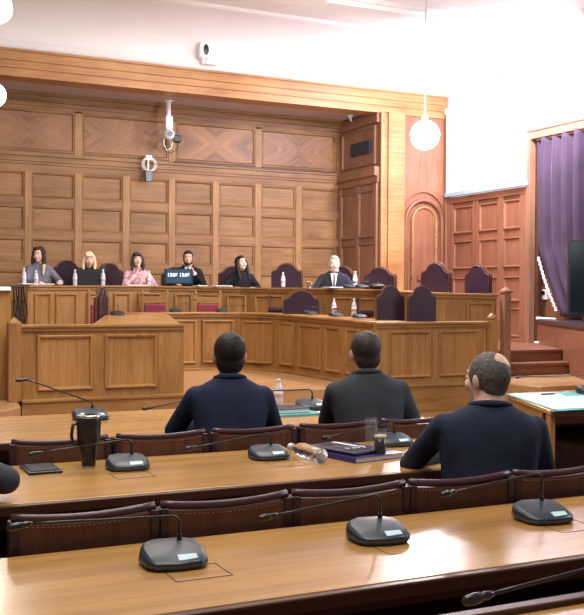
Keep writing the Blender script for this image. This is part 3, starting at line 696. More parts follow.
MB().box((-.04, -.07, 0), (.04, .07, .009)).build('body', M['white_p'], t, bevel=.004)
MB().box((-.035, -.063, .009), (.035, .063, .0095)).build('screen', M['paper'], t)
def sheets(loc, rz, label, w, d, mat='paper', h=.004, group=None):
    t = MB().box((-w/2, -d/2, 0), (w/2, d/2, h)).build('paper_sheet', M[mat]); t.location = loc; t.rotation_euler = (0, 0, rz)
    return tag(t, label, 'paper', group)
sheets((2.99, 4.40, .7602), .35, 'white papers lying beside the microphone by the bald man\'s elbow', .24, .36)
def sheet_poly(pts, z, mat, label, h=.004):
    o = MB().prism(pts, z, z+h).build('paper_sheet', M[mat]); return tag(o, label, 'paper')
sheet_poly([(4.68, 5.40), (5.35, 5.40), (5.75, 6.48), (5.10, 6.50)], .7602, 'teal', 'teal folder under the papers at the slanted end of the aisle desk')
sheet_poly([(4.71, 5.47), (5.10, 5.47), (5.55, 6.46), (5.13, 6.48)], .7645, 'paper', 'long white paper sheet at the slanted end of the aisle desk')
sheet_poly([(5.13, 5.46), (5.75, 5.50), (5.80, 6.10), (5.38, 6.12)], .7645, 'paper', 'white paper sheet on the aisle desk nearest its microphone')
sheet_poly([(5.40, 5.41), (6.6, 5.44), (6.6, 5.90), (5.82, 5.95)], .7602, 'teal', 'teal folder at the front edge of the aisle desk, by the frame edge')
t = thing('pen_case', 'small dark pen case on the papers of the aisle desk', 'pen case', (5.36, 6.30, .769), .1)
MB().box((-.07, -.02, 0), (.07, .02, .012)).build('case', M['black'], t, bevel=.005)
MB().box((.05, -.021, .001), (.07, .021, .0125)).build('cap', M['steel'], t)

# ---- on the upper dais desk
G4 = 'water bottles on the upper dais desk'
bl = [(24, 16.0, .24, 'water bottle on the upper desk left of the woman in grey'), (36, 16.4, .22, 'water bottle on the upper desk before the woman in grey'),
      (75, 16.8, .24, 'water bottle on the upper desk left of the black laptop'), (103, 17.0, .25, 'water bottle on the upper desk right of the black laptop'),
      (149, 17.35, .24, 'water bottle on the upper desk left of the clock monitor'), (283, 17.05, .22, 'water bottle in front of the empty chair right of the black-haired woman'),
      (355, 15.9, .24, 'water bottle on the upper desk right of the grey-haired man')]
for px, d, h, lab in bl:
    q = P(px, 290, d); bottle((q.x, q.y, 1.715 if px < 300 else 1.69), lab, 1.15, None, False, G4, h)
bottle((1.70, 11.75, 1.645), 'water bottle on the pale desktop at the far left edge', 1.0, None, False, G4, .2)
for px, d, lab in [(334, 14.75, 'water bottle on the lower curved desk, left of the two'), (354, 14.25, 'water bottle on the lower curved desk, right of the two')]:
    q = P(px, 300, d); bottle((q.x, q.y, 1.265), lab, 1.1, None, False, 'water bottles on the lower curved desk', .24)
# clock monitor
q = P(178.5, 290, 17.45); t = thing('clock_monitor', 'black desk monitor showing two white clock times on the upper dais desk', 'monitor', (q.x, q.y, 1.73), math.atan2(-q.x, q.y)+.05)
MB().box((-.25, -.02, .03), (.25, .03, .30)).build('housing', M['black'], t, bevel=.008)
scn = MB().box((-.22, -.026, .055), (.22, -.02, .28)).build('screen', M['screen_on'], t)
MB().box((-.10, -.06, 0), (.10, .08, .012)).build('stand', M['black'], t)
MB().cyl((0, .01, .01), (0, .01, .06), .02).build('neck', M['black'], t)
def text(s, size, loc, mat, parent, bold=.0):
    cu = bpy.data.curves.new('text', 'FONT'); cu.body = s; cu.size = size; cu.extrude = .0015; cu.align_x = 'CENTER'; cu.offset = bold
    o = bpy.data.objects.new('text', cu); COL.objects.link(o); bpy.context.view_layer.update()
    me = bpy.data.meshes.new_from_object(o.evaluated_get(bpy.context.evaluated_depsgraph_get())); bpy.data.objects.remove(o)
    me.materials.clear(); me.materials.append(mat)
    o = bpy.data.objects.new('clock_digits', me); COL.objects.link(o); o.parent = parent; o.location = loc; o.rotation_euler = (PI/2, 0, 0); return o
text('13:06', .085, (-.105, -.029, .165), M['digits'], scn, .002); text('13:06', .085, (.105, -.029, .165), M['digits'], scn, .002)
# black laptop before the blonde woman
q = P(87.5, 290, 16.98); t = thing('laptop', 'black laptop lid open in front of the blonde woman', 'laptop', (q.x, q.y, 1.722), math.atan2(-q.x, q.y)-.05)
MB().box((-.23, .02, 0), (.23, .30, .018)).build('keyboard_base', M['black'], t, bevel=.004)
MB().box((-.23, 0, .012), (.23, .015, .28)).build('screen_lid', M['black'], t, bevel=.006)
t2 = thing('black_bag', 'flat black equipment bag lying on the upper desk in front of the shiny chair', 'bag', tuple(P(377, 290, 15.3)[:2])+(1.68,), .9)
mb = MB(); mb.ell((0, 0, .035), (.20, .13, .05), 16, 8); mb.build('bag_body', M['black'], t2); MB().tube([(-.12, 0, .07), (-.05, -.02, .10), (.05, -.02, .10), (.12, 0, .07)], .008).build('handle', M['black'], t2)
for px, d, w_, d_, lab in [(36, 16.1, .55, .2, 'white papers in front of the woman in grey'), (135, 17.3, .40, .22, 'white papers in front of the woman in the pink blouse'), (221, 17.45, .35, .2, 'white papers between the clock monitor and the black-haired woman'), (333, 16.2, .3, .2, 'white papers in front of the grey-haired man'), (200, 17.45, .2, .16, 'white papers right of the clock monitor')]:
    q = P(px, 290, d); sheets((q.x, q.y, 1.728 if px < 300 else 1.702), .2, lab+' on the upper desk', w_, d_, h=.012)
# dark items on far-left pale desktop, hanging cables
t = thing('cable_bundle', 'black cables hanging down beside the left end of the upper desk', 'cables', (2.55, 14.2, 1.65))
for k in range(5):
    x = k*.035; MB().tube([(x-.3, -.2, .0), (x-.02, -.05, .02), (x, 0, -.1), (x+.05*math.sin(k*2), .02, -.35), (x+.06*math.cos(k), .0, -.6), (x+.18, .0, -.85)], .011, 6).build('cable', M['rubber'], t)
t = thing('equipment_box', 'flat black equipment box on the pale desktop at the far left edge', 'electronic device', (1.62, 11.72, 1.645))
MB().box((-.3, -.08, 0), (.25, .1, .04)).build('case', M['black'], t, bevel=.008)
mb = MB(); [mb.cyl((x, -.04, .04), (x, -.04, .05), .008) for x in (-.2, -.1, 0, .1)]; mb.build('knobs', M['steel'], t)

# ================================================================== WALL AND CEILING DEVICES
t = thing('ceiling_camera', 'white camera on a pole hanging from the bay ceiling, black box beside it', 'camera', (6.26, 18.5, 5.36))
MB().cyl((0, 0, 0), (0, 0, -.30), .05).build('pole', M['white_p'], t)
MB().cyl((0, 0, -.02), (0, 0, 0), .09).build('mount_plate', M['white_p'], t)
MB().box((-.075, -.08, -.56), (.075, .06, -.30)).build('housing', M['white_p'], t, bevel=.02)
mb = MB(); mb.ell((0, -.05, -.66), .11, 16, 10); mb.build('camera_head', M['white_p'], t)
MB().cyl((-.01, -.14, -.66), (-.01, -.17, -.66), .05).build('lens', M['micrim'], t)
MB().box((.10, -.06, -.80), (.26, .06, -.66)).build('black_adapter', M['black'], t, bevel=.02)
MB().tube([(-.08, 0, -.70), (-.09, 0, -.85), (-.03, 0, -.97), (.06, 0, -.92), (.10, 0, -.76)], .012, 6).build('cable', M['white_p'], t)
MB().tube([(-.05, 0, -.75), (-.08, 0, -.98), (.05, 0, -1.02), (.2, 0, -.92), (.2, 0, -.76)], .008, 6).build('cable', M['rubber'], t)
q = Vector((5.95, 18.86, 4.22)); t = thing('wall_camera', 'small white camera with coiled cables on the rail above the wall panels', 'camera', q)
MB().box((-.05, -.08, .0), (.08, .02, .10)).build('bracket', M['white_p'], t, bevel=.01)
MB().cyl((0, -.05, 0), (0, -.05, -.20), .02).build('arm', M['white_p'], t)
mb = MB()
for k in range(3): mb.tube([(.02*k+.13*math.cos(a), -.06-.01*k, -.08+.13*math.sin(a)) for a in [2*PI*i/16 for i in range(17)]], .008, 5)
mb.build('cable_coil', M['white_p'], t)
MB().box((-.06, -.1, -.42), (.07, -.02, -.22)).build('camera_body', M['micrim'], t, bevel=.01)
t = thing('surface_conduit', 'thin ragged grey cable strip running along the rail over the wall panels', 'cable', (6.2, 18.85, 4.2))
MB().tube([(.3+.12*k, 0, .022+.006*math.sin(k*1.7)) for k in range(32)], .012, 5).build('cable', M['micrim'], t)
t = thing('security_camera', 'small white camera with a black oval face above the wooden beam', 'camera', (6.45, 17.10, 5.86))
MB().box((-.09, -.10, .04), (.09, .06, .32)).build('housing', M['white_p'], t, bevel=.02)
mb = MB(); mb.ell((.02, -.105, .19), (.055, .012, .10)); mb.build('lens_window', M['black'], t)
MB().cyl((0, 0, -.06), (0, 0, .05), .03).build('mount', M['white_p'], t)
MB().box((.02, -.08, -.06), (.26, .04, .0)).build('bracket', M['white_p'], t, bevel=.01)
t = thing('ceiling_sensor', 'small white sensor under the bay ceiling near the right corner', 'sensor', (10.15, 18.2, 5.36))
MB().lathe([(.06, 0), (.06, -.03), (.03, -.06), (.01, -.07)], (0, 0, 0), 14).build('cover', M['white_p'], t)
MB().cyl((0, 0, -.06), (.0, -.05, -.12), .02).build('sensor_head', M['white_p'], t)
t = thing('camera_bracket', 'pale blue-grey camera bracket with dangling cables in front of the bright wall', 'camera', (11.9, 15.2, 5.75))
pb = plain('pale_blue_plastic', (.45, .65, .75), .5)
MB().tube([(.1, 0, .15), (-.1, .1, .12), (-.3, .45, .14)], .025, 8).build('arm', pb, t)
for y, z in ((0, .05), (.25, .0)):
    MB().ell((-.15, y, z), (.09, .09, .09)).build('camera_head', pb, t)
MB().tube([(-.15, -.05, 0), (-.15, -.12, -.2), (-.15, -.02, -.35), (-.15, -.1, -.5)], .015, 6).build('cable', pb, t)
# pendant globes
def pendant(loc, zt, r, label, mat, power, col):
    t = thing('pendant_lamp', label, 'lamp', loc)
    MB().ell((0, 0, 0), r, 20, 12).build('glass_globe', M[mat], t)
    MB().cyl((0, 0, r), (0, 0, zt-loc[2]), .012).build('cord', M['white_p'], t)
    MB().lathe([(.05, r-.02), (.05, r+.05), (.015, r+.09)], (0, 0, 0), 12).build('fitting', M['white_p'], t)
    MB().lathe([(.015, zt-loc[2]-.06), (.08, zt-loc[2]-.02), (.08, zt-loc[2])], (0, 0, 0), 12).build('ceiling_rose', M['white_p'], t)
    lo = point('bulb', Vector(loc)+Vector((0, 0, -r-.05)), power, col, .1)
    return t
q = P(425, 135, 15.0); pendant((q.x, q.y, q.z), 6.55, .22, 'blazing white globe lamp hanging in front of the arched door pier', 'globe', 480, (1, .9, .95))
q = P(-6, 95, 14.0); pendant((q.x, q.y, q.z), 6.55, .17, 'glowing globe lamp cut by the left edge before the wooden beam', 'globe_w', 60, (1, .92, .84))
q = P(-3, 8, 11.0); pendant((q.x, q.y, q.z), 6.55, .17, 'glowing globe lamp in the top left corner', 'globe_w', 40, (1, .92, .84))

# ================================================================== CURTAIN, TV, INTERCOM
def lerp_tab(tab, z):
    for (z0, y0), (z1, y1) in zip(tab, tab[1:]):
        if z1 <= z <= z0: return y0+(y1-y0)*(z0-z)/(z0-z1)
    return tab[-1][1]
ledge_tab = [(4.5, 14.47), (2.5, 14.40), (2.28, 14.31), (1.88, 14.14), (1.55, 13.96), (1.30, 13.80)]
mb = MB(); NU, NV = 110, 30; vs = []
for j in range(NV+1):
    z = 4.5-(4.5-1.22)*j/NV; yl = lerp_tab(ledge_tab, z)
    for i in range(NU+1):
        u = i/NU; y = yl+(10.6-yl)*u; a = (.05+.05*min(1, j/8))
        vs.append((12.0+a*math.sin(u*26*PI+.6*math.sin(u*9))+.02*math.sin(u*61), y, z))
mb.add(vs, [(j*(NU+1)+i, j*(NU+1)+i+1, (j+1)*(NU+1)+i+1, (j+1)*(NU+1)+i) for j in range(NV) for i in range(NU)], True)
t = thing('curtain', 'tall pleated plum-purple curtain with a white bobble edge behind the television', 'curtain', (12.2, 12.5, 1.22))
o = mb.build('drape', M['curtain'], t, world=True); so = o.modifiers.new('thick', 'SOLIDIFY'); so.thickness = .012
mb = MB()
for k in range(24):
    z = 2.28-(2.28-1.33)*k/23; mb.ell((11.94, lerp_tab(ledge_tab, z)+.01+.015*(k % 2), z), (.03, .03, .022), 8, 6)
mb.build('bobble_trim', M['trim'], t, world=True)
MB().cyl((12.0, 14.46, 4.46), (12.0, 10.4, 4.46), .03).build('curtain_rail', M['dark_wood'], t, world=True)
t = thing('intercom', 'white wall intercom with a dark display left of the curtain hem', 'intercom', (12.28, 14.58, 1.52))
MB().box((-.03, -.12, 0), (.03, .12, .19)).build('case', M['white_p'], t, bevel=.01)
MB().box((-.036, -.07, .09), (-.03, .07, .16)).build('display', M['black'], t)
q0 = P(567.5, 300, 15.9); c = Vector((q0.x+.95, q0.y-.40, 1.16))
t = thing('television', 'large black flat television standing on the stage at the right edge', 'television', c, math.atan2(-.40, .95))
MB().box((-1.03, -.03, .12), (1.03, .04, 1.32)).build('housing', M['black'], t, bevel=.01)
MB().box((-1.0, -.036, .16), (1.0, -.03, 1.29)).build('screen', M['tv'], t)
for s in (-1, 1): MB().box((s*.7-.03, -.15, 0), (s*.7+.03, .15, .13)).build('foot', M['black'], t)
t = thing('cable_clutter', 'white cables and connector lying on the dark stage top below the curtain hem', 'cables', (11.95, 14.1, 1.16))
MB().tube([(-.1, .1, .02), (.05, 0, .02), (.0, -.15, .02), (-.1, -.35, .02)], .018, 6).build('cable', M['white_p'], t)
MB().box((-.13, .08, 0), (-.05, .15, .05)).build('plug', M['white_p'], t, bevel=.01)
t = thing('floor_socket', 'small white socket block at the foot of the shaded gap beside the curtain', 'socket', (11.93, 14.30, .72))
MB().box((-.05, -.05, 0), (.04, .06, .04)).build('case', M['white_p'], t, bevel=.01)
MB().box((-.03, -.03, .04), (.02, .03, .05)).build('lid', M['micrim'], t)
# ================================================================== PEOPLE
def skinm(n, c): return plain(n, c, .5, bump=.06, nscale=60, noise=.08)
M['skin'] = skinm('skin', (.56, .30, .21)); M['skin_p'] = skinm('pale_skin', (.68, .42, .34)); M['skin_d'] = skinm('tan_skin', (.46, .25, .17))
def hairm(n, c, r=.6): return plain(n, c, r, spec=.3, bump=.6, nscale=55, noise=.35)
M['h_black'] = hairm('black_hair', (.010, .007, .007)); M['h_brown'] = hairm('dark_brown_hair', (.035, .018, .012)); M['h_grey'] = hairm('grey_hair', (.10, .085, .08), .6)
M['h_salt'] = hairm('silver_hair', (.30, .28, .27), .6); M['h_blonde'] = hairm('blonde_hair', (.75, .55, .32)); M['h_dkgrey'] = hairm('dark_grey_hair', (.030, .022, .022), .55)
def cloth(n, c): return plain(n, c, .85, spec=.25, bump=.9, nscale=6, noise=.25)
M['navy'] = cloth('navy_suit', (.016, .022, .050)); M['charcoal'] = cloth('charcoal_suit', (.040, .044, .055)); M['navy2'] = cloth('blue_black_suit', (.017, .024, .048))
M['blk'] = cloth('black_cloth', (.008, .008, .010)); M['dsuit'] = cloth('dark_suit', (.018, .020, .030)); M['greyj'] = cloth('grey_blue_jacket', (.14, .15, .19))
M['pink'] = plain('pink_patterned_blouse', (.60, .34, .38), .8, noise=.6, nscale=22); M['shirt'] = plain('white_shirt', (.80, .80, .86), .7); M['tie'] = plain('dark_tie', (.05, .06, .12), .5)
M['eye_w'] = plain('eye_white', (.8, .78, .76), .2); M['iris'] = plain('iris_brown', (.03, .015, .01), .15); M['lip'+'s'] = plain('lips', (.48, .16, .14), .45); M['lips_r'] = plain('red_lips', (.50, .05, .06), .4)
M['trouser'] = cloth('dark_trousers', (.012, .013, .02)); M['shoe'] = plain('black_shoe', (.01, .01, .01), .3)
DG = bpy.context.evaluated_depsgraph_get
def blob(mb, name, mat, parent, vox, smooth=6, f=.6, extra=None):
    o = mb.build(name, mat, None, norm=True)
    r = o.modifiers.new('r', 'REMESH'); r.mode = 'VOXEL'; r.voxel_size = vox; r.use_smooth_shade = True
    s = o.modifiers.new('s', 'SMOOTH'); s.iterations = smooth; s.factor = f
    bpy.context.view_layer.update()
    me = bpy.data.meshes.new_from_object(o.evaluated_get(DG())); me.name = name
    o.modifiers.clear(); old = o.data; o.data = me; bpy.data.meshes.remove(old)
    if not me.materials: me.materials.append(mat)
    if extra: extra(me)
    for p in me.polygons: p.use_smooth = True
    if parent: o.parent = parent
    return o
def hand(mb, wrist, d, side, s=1, curl=.5, nrm=(0, 0, 1)):
    d = Vector(d).normalized(); n = Vector(nrm); n = (n-d*n.dot(d)).normalized(); lat = d.cross(n)*side  # towards the thumb
    w = Vector(wrist)
    for i, L in enumerate((.072, .080, .074, .058)):
        k = 1.5-i; b = w+d*(.088-.004*abs(k))*s+lat*k*.0205*s
        mb.cap(w+lat*k*.012*s+d*.008, b, .017*s, .0125*s, 10)
        d1 = (d-n*curl*.6+lat*k*.06).normalized(); d2 = (d-n*curl*1.5).normalized(); d3 = (d*.6-n*curl*2.2).normalized()
        p1 = b+d1*L*.48*s; p2 = p1+d2*L*.32*s; p3 = p2+d3*L*.22*s
        mb.cap(b, p1, .0105*s, .0098*s, 8); mb.cap(p1, p2, .0098*s, .009*s, 8); mb.cap(p2, p3, .009*s, .008*s, 8)
    t0 = w+d*.02*s+lat*.018*s; t1 = t0+(d*.032+lat*.030-n*.008)*s; t2 = t1+(d*.034+lat*.010-n*.010)*s
    mb.cap(t0, t1, .016*s, .012*s, 8); mb.cap(t1, t2, .0118*s, .0095*s, 8)
def person(loc, rz, label, s=1.0, vox=.008, lean=0, side=0, hyaw=0, hpitch=0, hroll=0, hair='short', hm='h_black', skin='skin', coat='navy', bulk=1.0,
           eR=(.30, .10, .80), wR=(.16, .34, .82), eL=(-.30, .10, .80), wL=(-.16, .34, .82), dR=None, dL=None, front=None, beard=None, lips='lips', hcurl=.45, group=None, neck=1.0, hs=1.0):
    t = thing('person', label, 'person', loc, rz, group); t.scale = (s, s, s)
    B = Matrix.Translation((0, 0, .55)) @ Matrix.Rotation(-lean, 4, 'X') @ Matrix.Rotation(side, 4, 'Y') @ Matrix.Translation((0, 0, -.55))
    T = lambda *p: B @ Vector(p)
    HR = Matrix.Rotation(hyaw, 3, 'Z') @ Matrix.Rotation(-hpitch, 3, 'X') @ Matrix.Rotation(hroll, 3, 'Y') @ Matrix.Scale(hs, 3)
    piv = T(0, .01, 1.12); hc = piv+HR @ Vector((0, .022, .112*neck))
    Hd = lambda x, y, z: hc+HR @ Vector((x, y, z))
    b3 = B.to_3x3()
    SR, SL = T(.178*bulk, .0, 1.035), T(-.178*bulk, .0, 1.035)
    eR, wR, eL, wL = map(Vector, (eR, wR, eL, wL))
    dR = Vector(dR) if dR else (wR-eR).normalized(); dL = Vector(dL) if dL else (wL-eL).normalized()
    # continuous body
    b = MB()
    b.ell(Hd(0, -.010, .025), (.075, .093, .090), 24, 16, HR); b.ell(Hd(0, .022, -.030), (.060, .064, .082), 20, 12, HR)
    b.ell(Hd(0, .050, -.088), (.034, .030, .026), 12, 8, HR); b.ell(Hd(0, .020, -.075), (.052, .050, .035), 14, 8, HR)
    b.cap(Hd(0, .082, .004), Hd(0, .104, -.030), .009, .0135, 10); b.cap(Hd(-.034, .074, .022), Hd(.034, .074, .022), .013, .013, 8)
    b.ell(Hd(0, .085, -.060), (.024, .012, .011), 10, 6, HR)
    for sx in (-1, 1):
        b.ell(Hd(sx*.036, .058, -.032), (.026, .026, .028), 10, 8, HR)
        b.ell(Hd(sx*.079, -.004, -.008), (.011, .021, .033), 10, 8, HR @ Matrix.Rotation(sx*-.25, 3, 'Z'))
        b.ell(Hd(sx*.080, .0, -.03), (.009, .012, .014), 8, 6, HR)
    b.cap(Hd(0, -.022, -.05), T(0, -.01, 1.04), .056*bulk, .066*bulk, 16)
    b.ell(T(0, 0, .94), (.15*bulk, .10, .16), 16, 10, b3); b.ell(T(0, 0, .72), (.14*bulk, .10, .18), 16, 10, b3); b.ell((0, 0, .56), (.16*bulk, .12, .12), 16, 10)
    b.cap(SL*.9+SR*.1-Vector((0, 0, .02)), SR*.9+SL*.1-Vector((0, 0, .02)), .036, .036)
    for S, e, w_, d, sd in ((SR, eR, wR, dR, 1), (SL, eL, wL, dL, -1)):
        b.cap(S-Vector((0, 0, .02)), e, .036, .034); b.cap(e, w_, .036, .024); hand(b, w_, d, -sd, 1.05, hcurl)
    for sx in (-1, 1):
        b.cap((sx*.09, 0, .53), (sx*.11, .40, .52), .07, .05); b.cap((sx*.11, .40, .52), (sx*.11, .38, .09), .048, .035)
        b.cap((sx*.11, .36, .05), (sx*.12, .50, .04), .035, .03)
    blob(b, 'body', M[skin], t, min(vox, .008 if vox < .009 else .011), 4, .5)
    # jacket
    j = MB()
    k = bulk
    q_ = .5+.5*k; vs = []; NR = 28
    prof = [(.50, .172, .135, 0), (.60, .182, .145, 0), (.72, .180, .140, 0), (.84, .188, .134, -.002), (.93, .198, .130, -.006), (1.0, .205, .122, -.010), (1.045, .192, .108, -.014), (1.078, .155, .090, -.018), (1.105, .108, .074, -.020), (1.128, .074, .062, -.020)]
    for z, rx, ry, yo in prof:
        for i in range(NR):
            a_ = 2*PI*i/NR; ca, sa = math.cos(a_), math.sin(a_); e_ = .82
            p_ = (rx*k*math.copysign(abs(ca)**e_, ca), ry*q_*math.copysign(abs(sa)**e_, sa)+yo, z)
            vs.append(T(*p_))
    j.add(vs, [(m2*NR+i, m2*NR+(i+1) % NR, (m2+1)*NR+(i+1) % NR, (m2+1)*NR+i) for m2 in range(len(prof)-1) for i in range(NR)]+[tuple(range(NR))[::-1], tuple(range((len(prof)-1)*NR, len(prof)*NR))])
    for S, e, w_ in ((SR, eR, wR), (SL, eL, wL)):
        j.cap(S+Vector((0, -.01, -.018)), e, .062, .058); j.cap(e, e.lerp(w_, .92), .057, .042)
        j.cap(S.lerp(e, .1), T(math.copysign(.12*k, S.x), 0, .90), .055, .05)
    blob(j, 'jacket', M[coat], t, vox*1.3, 12, .6)
    # collar ring (shirt) just above the jacket
    c = MB(); cp = T(0, -.018, 1.118)
    cc = [cp+b3 @ Vector((.066*k*math.cos(a), .062*math.sin(a)+.008, .010+.008*-math.sin(a))) for a in [2*PI*i/24 for i in range(25)]]
    c.tube(cc, .006, 8); c.build('shirt_collar', M['shirt'] if front != 'blouse' else M[coat], t)
    c = MB(); cc = [cp+b3 @ Vector((.076*k*math.cos(a), .070*math.sin(a)-.002, -.004+.012*-math.sin(a))) for a in [PI+(-.5+i/23*1.0)*0+(i/23)*PI for i in range(24)]]
    c.tube(cc, .016, 8); c.build('jacket_collar', M[coat], t)
    for w_, e, nm in ((wR, eR, 0), (wL, eL, 1)):
        a_ = e.lerp(w_, .93); MB().cyl(a_, e.lerp(w_, 1.04), .038, .034, 14).build('shirt_cuff', M['shirt'] if front != 'blouse' else M[coat], t)
    tr = MB()
    for sx in (-1, 1):
        tr.cap((sx*.09, -.02, .53), (sx*.11, .41, .525), .088, .066); tr.cap((sx*.11, .41, .52), (sx*.11, .385, .11), .064, .05)
    blob(tr, 'trousers', M['trouser'], t, .014, 4)
    for sx in (-1, 1):
        MB().ell((sx*.115, .44, .045), (.045, .12, .045), 14, 8).build('shoe', M['shoe'], t)
    # hair
    h = MB()
    if hair in ('short', 'bald', 'short_bulky'):
        if hair == 'bald':
            h.ell(Hd(0, -.020, .022), (.084, .099, .1015), 24, 18, HR); h.ell(Hd(0, -.048, -.02), (.072, .056, .070), 16, 10, HR)
            for sx in (-1, 1): h.ell(Hd(sx*.066, .012, .012), (.013, .03, .04), 10, 8, HR)
        else:
            h.ell(Hd(0, -.022, .036), (.083, .094, .090), 20, 14, HR); h.ell(Hd(0, -.048, -.025), (.074, .056, .072), 16, 10, HR)
            h.ell(Hd(0, .035, .085), (.055, .045, .030), 12, 8, HR)
            for sx in (-1, 1): h.ell(Hd(sx*.068, .010, .005), (.013, .022, .045), 10, 8, HR)
    elif hair in ('long', 'bob'):
        zz = -.16 if hair == 'bob' else -.27
        h.ell(Hd(0, -.024, .034), (.090, .098, .095), 20, 14, HR); h.ell(Hd(0, -.055, -.05), (.085, .06, .12), 16, 10, HR)
        h.ell(Hd(.02, .045, .088), (.06, .045, .03), 12, 8, HR)
        for sx in (-1, 1):
            h.cap(Hd(sx*.074, .022, .04), Hd(sx*.088, .015, -.08), .026, .034, 10); h.cap(Hd(sx*.088, .015, -.08), Hd(sx*.085, .035, zz), .034, .018, 10)
        h.cap(Hd(0, -.07, -.05), Hd(0, -.09, zz-.02), .07, .05, 12)
        if hair == 'bob': h.cap(Hd(-.045, .080, .062), Hd(.045, .080, .062), .020, .020, 8)
    ho = blob(h, 'hair', M[hm], t, min(vox, .008), 3, .5)
    if hair == 'bald': MB().ell(Hd(.004, -.036, .0465), (.073, .073, .073), 32, 24, HR).build('bald_crown', M[skin], t)
    if hair == 'long' and front == 'ombre':
        for sx in (-1, 1): MB().cap(Hd(sx*.09, .03, -.16), Hd(sx*.085, .045, -.29), .028, .014, 10).build('hair_tip', M['h_blonde'], t)
    for sx in (-1, 1):
        e = MB().ell(Hd(sx*.030, .0735, .002), (.0135, .0125, .009), 12, 8, HR).build('eye', M['eye_w'], t)
        MB().ell(Hd(sx*.030, .0835, .002), (.006, .004, .006), 8, 6, HR).build('iris', M['iris'], e)
        MB().cap(Hd(sx*.016, .0865, .024), Hd(sx*.045, .077, .026), .004, .003, 6).build('eyebrow', M[hm if hm != 'h_blonde' else 'h_brown'], t)
    m_ = MB(); m_.ell(Hd(0, .0925, -.056), (.022, .0065, .0045), 10, 6, HR); m_.ell(Hd(0, .0925, -.064), (.019, .0065, .005), 10, 6, HR); m_.build('lips', M[lips], t)
    if beard:
        m_ = MB(); m_.ell(Hd(0, .056, -.096), (.038, .032, .028), 12, 8, HR); m_.cap(Hd(-.02, .090, -.047), Hd(.02, .090, -.047), .006, .006, 6)
        for sx in (-1, 1): m_.cap(Hd(sx*.066, .02, -.03), Hd(sx*.042, .045, -.090), .012, .020, 8)
        blob(m_, 'beard', M[beard], t, .008, 2)
    if front in ('suit', 'suit_notie'):
        fy = .137*(.5+.5*k)
        V = [(-.055, 1.09), (.055, 1.09), (.012, .84), (-.012, .84)]
        MB().extrude(V, B @ Vector((0, 0, 0)), b3 @ Vector((1, 0, 0)), b3 @ Vector((0, 0, 1)), b3 @ Vector((0, 1, 0)), .06, fy+.012).build('shirt', M['shirt'], t)
        if front == 'suit':
            V = [(-.012, 1.085), (.012, 1.085), (.010, 1.06), (.020, .86), (0, .83), (-.020, .86), (-.010, 1.06)]
            MB().extrude(V, B @ Vector((0, 0, 0)), b3 @ Vector((1, 0, 0)), b3 @ Vector((0, 0, 1)), b3 @ Vector((0, 1, 0)), .06, fy+.02).build('tie', M['tie'], t)
    return t
# -- the three men seen from behind
person((2.06, 5.02, 0), math.radians(-19), 'man in a navy suit seen from behind with neat short black hair', .985, .0075, lean=.12, hyaw=-.02, hpitch=-.14, hs=1.1,
       hair='short', hm='h_black', coat='navy', bulk=1.06, eR=(.265, .16, .80), wR=(.12, .42, .815), eL=(-.31, .22, .80), wL=(-.12, .46, .815))
person((2.955, 5.02, 0), math.radians(-24), 'man in a charcoal suit seen from behind, beside the water glass', .985, .0075, lean=.16, side=-.04, hyaw=.30, hpitch=-.10, hroll=-.06, hs=1.1,
       hair='short', hm='h_dkgrey', coat='charcoal', bulk=1.10, eR=(.27, .10, .80), wR=(.14, .40, .815), eL=(-.25, .24, .80), wL=(-.10, .48, .815))
person((2.665, 3.52, 0), math.radians(-26), 'heavy balding man in a dark blue suit seen from behind, head turned left', .965, .0075, lean=.08, side=.02, hyaw=.75, hpitch=-.05,
       hair='bald', hm='h_grey', skin='skin_p', coat='navy2', bulk=1.16, hs=1.03, eR=(.285, .08, .74), wR=(.18, .38, .79), eL=(-.315, .30, .80), wL=(-.02, .60, .81), dL=(.5, .7, -.05))
person((.115, 3.52, 0), math.radians(0), 'person in a dark suit cut off by the left edge, elbow on second desk', 1.0, .0085, lean=.15, hair='short', hm='h_black', coat='charcoal', bulk=1.1,
       eR=(.56, .40, .835), wR=(.28, .60, .83), eL=(.10, .36, .82), wL=(.42, .44, .905), dL=(1, -.15, -.05))
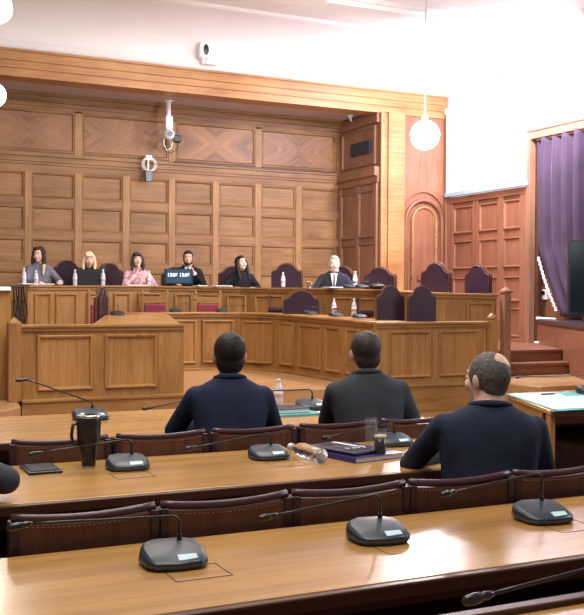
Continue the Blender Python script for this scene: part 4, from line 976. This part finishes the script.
# -- the panel at the upper desk
def seated(px, topy, d, label, turn=0, s=1.08, **k):
    q = P(px, 290, d); tz = 1.55+(295.2+px*.0053-topy)*d/F
    return person((q.x, q.y, tz-1.362*s), math.atan2(q.x, -q.y)+turn, label, s, .011, **{'hs': 1.06, **k})
seated(38, 247, 16.9, 'woman with long dark fair-tipped hair in a grey-blue jacket at the left of the panel', .35, lean=.1, hyaw=-.75, hair='long', hm='h_brown', skin='skin_p', coat='greyj', bulk=.88, front='ombre',
       eR=(.25, .15, .80), wR=(.16, .36, .80), eL=(-.30, .18, .80), wL=(-.20, .42, .80))
seated(88.5, 252, 17.6, 'woman with blonde bobbed hair and black clothes behind the black laptop', 0, lean=.05, hyaw=.15, hpitch=.1, hair='bob', hm='h_blonde', skin='skin_p', coat='blk', bulk=.92, lips='lips_r', front='blouse', wR=(.16, .24, .80), wL=(-.16, .24, .80))
seated(136, 252.5, 17.9, 'woman with dark bobbed hair in a pink patterned blouse, hand raised to her chin', .15, lean=.2, hpitch=-.2, hair='bob', hm='h_brown', skin='skin_p', coat='pink', bulk=.88, front='blouse',
       eR=(.22, .30, .80), wR=(.05, .26, .98), dR=(-.3, -.1, .9), eL=(-.28, .22, .80), wL=(-.12, .36, .80))
seated(188, 251, 17.95, 'bearded man in a black suit behind the clock monitor, one hand raised', 0, s=1.08, lean=.02, hair='short', hm='h_black', skin='skin', coat='blk', bulk=1.0, front='suit', beard='h_black',
       eL=(-.26, .12, .80), wL=(-.10, .26, .98), dL=(.35, -.05, .9), eR=(.32, .12, .80), wR=(.2, .36, .8))
seated(240.5, 256, 17.9, 'woman with long straight black hair and black clothes, looking down', .2, lean=.12, hyaw=.35, hpitch=-.3, hair='long', hm='h_black', skin='skin_p', coat='blk', bulk=.88, front='blouse')
seated(334, 256, 16.9, 'grey-haired man in a dark suit and tie at the right of the upper desk', 0, lean=.05, hyaw=.1, hair='short', hm='h_salt', skin='skin_p', coat='dsuit', bulk=1.02, front='suit', beard='h_salt',
       eR=(.33, .12, .80), wR=(.40, .34, .86), dR=(-.05, .6, .6), eL=(-.30, .12, .80), wL=(-.12, .34, .80))
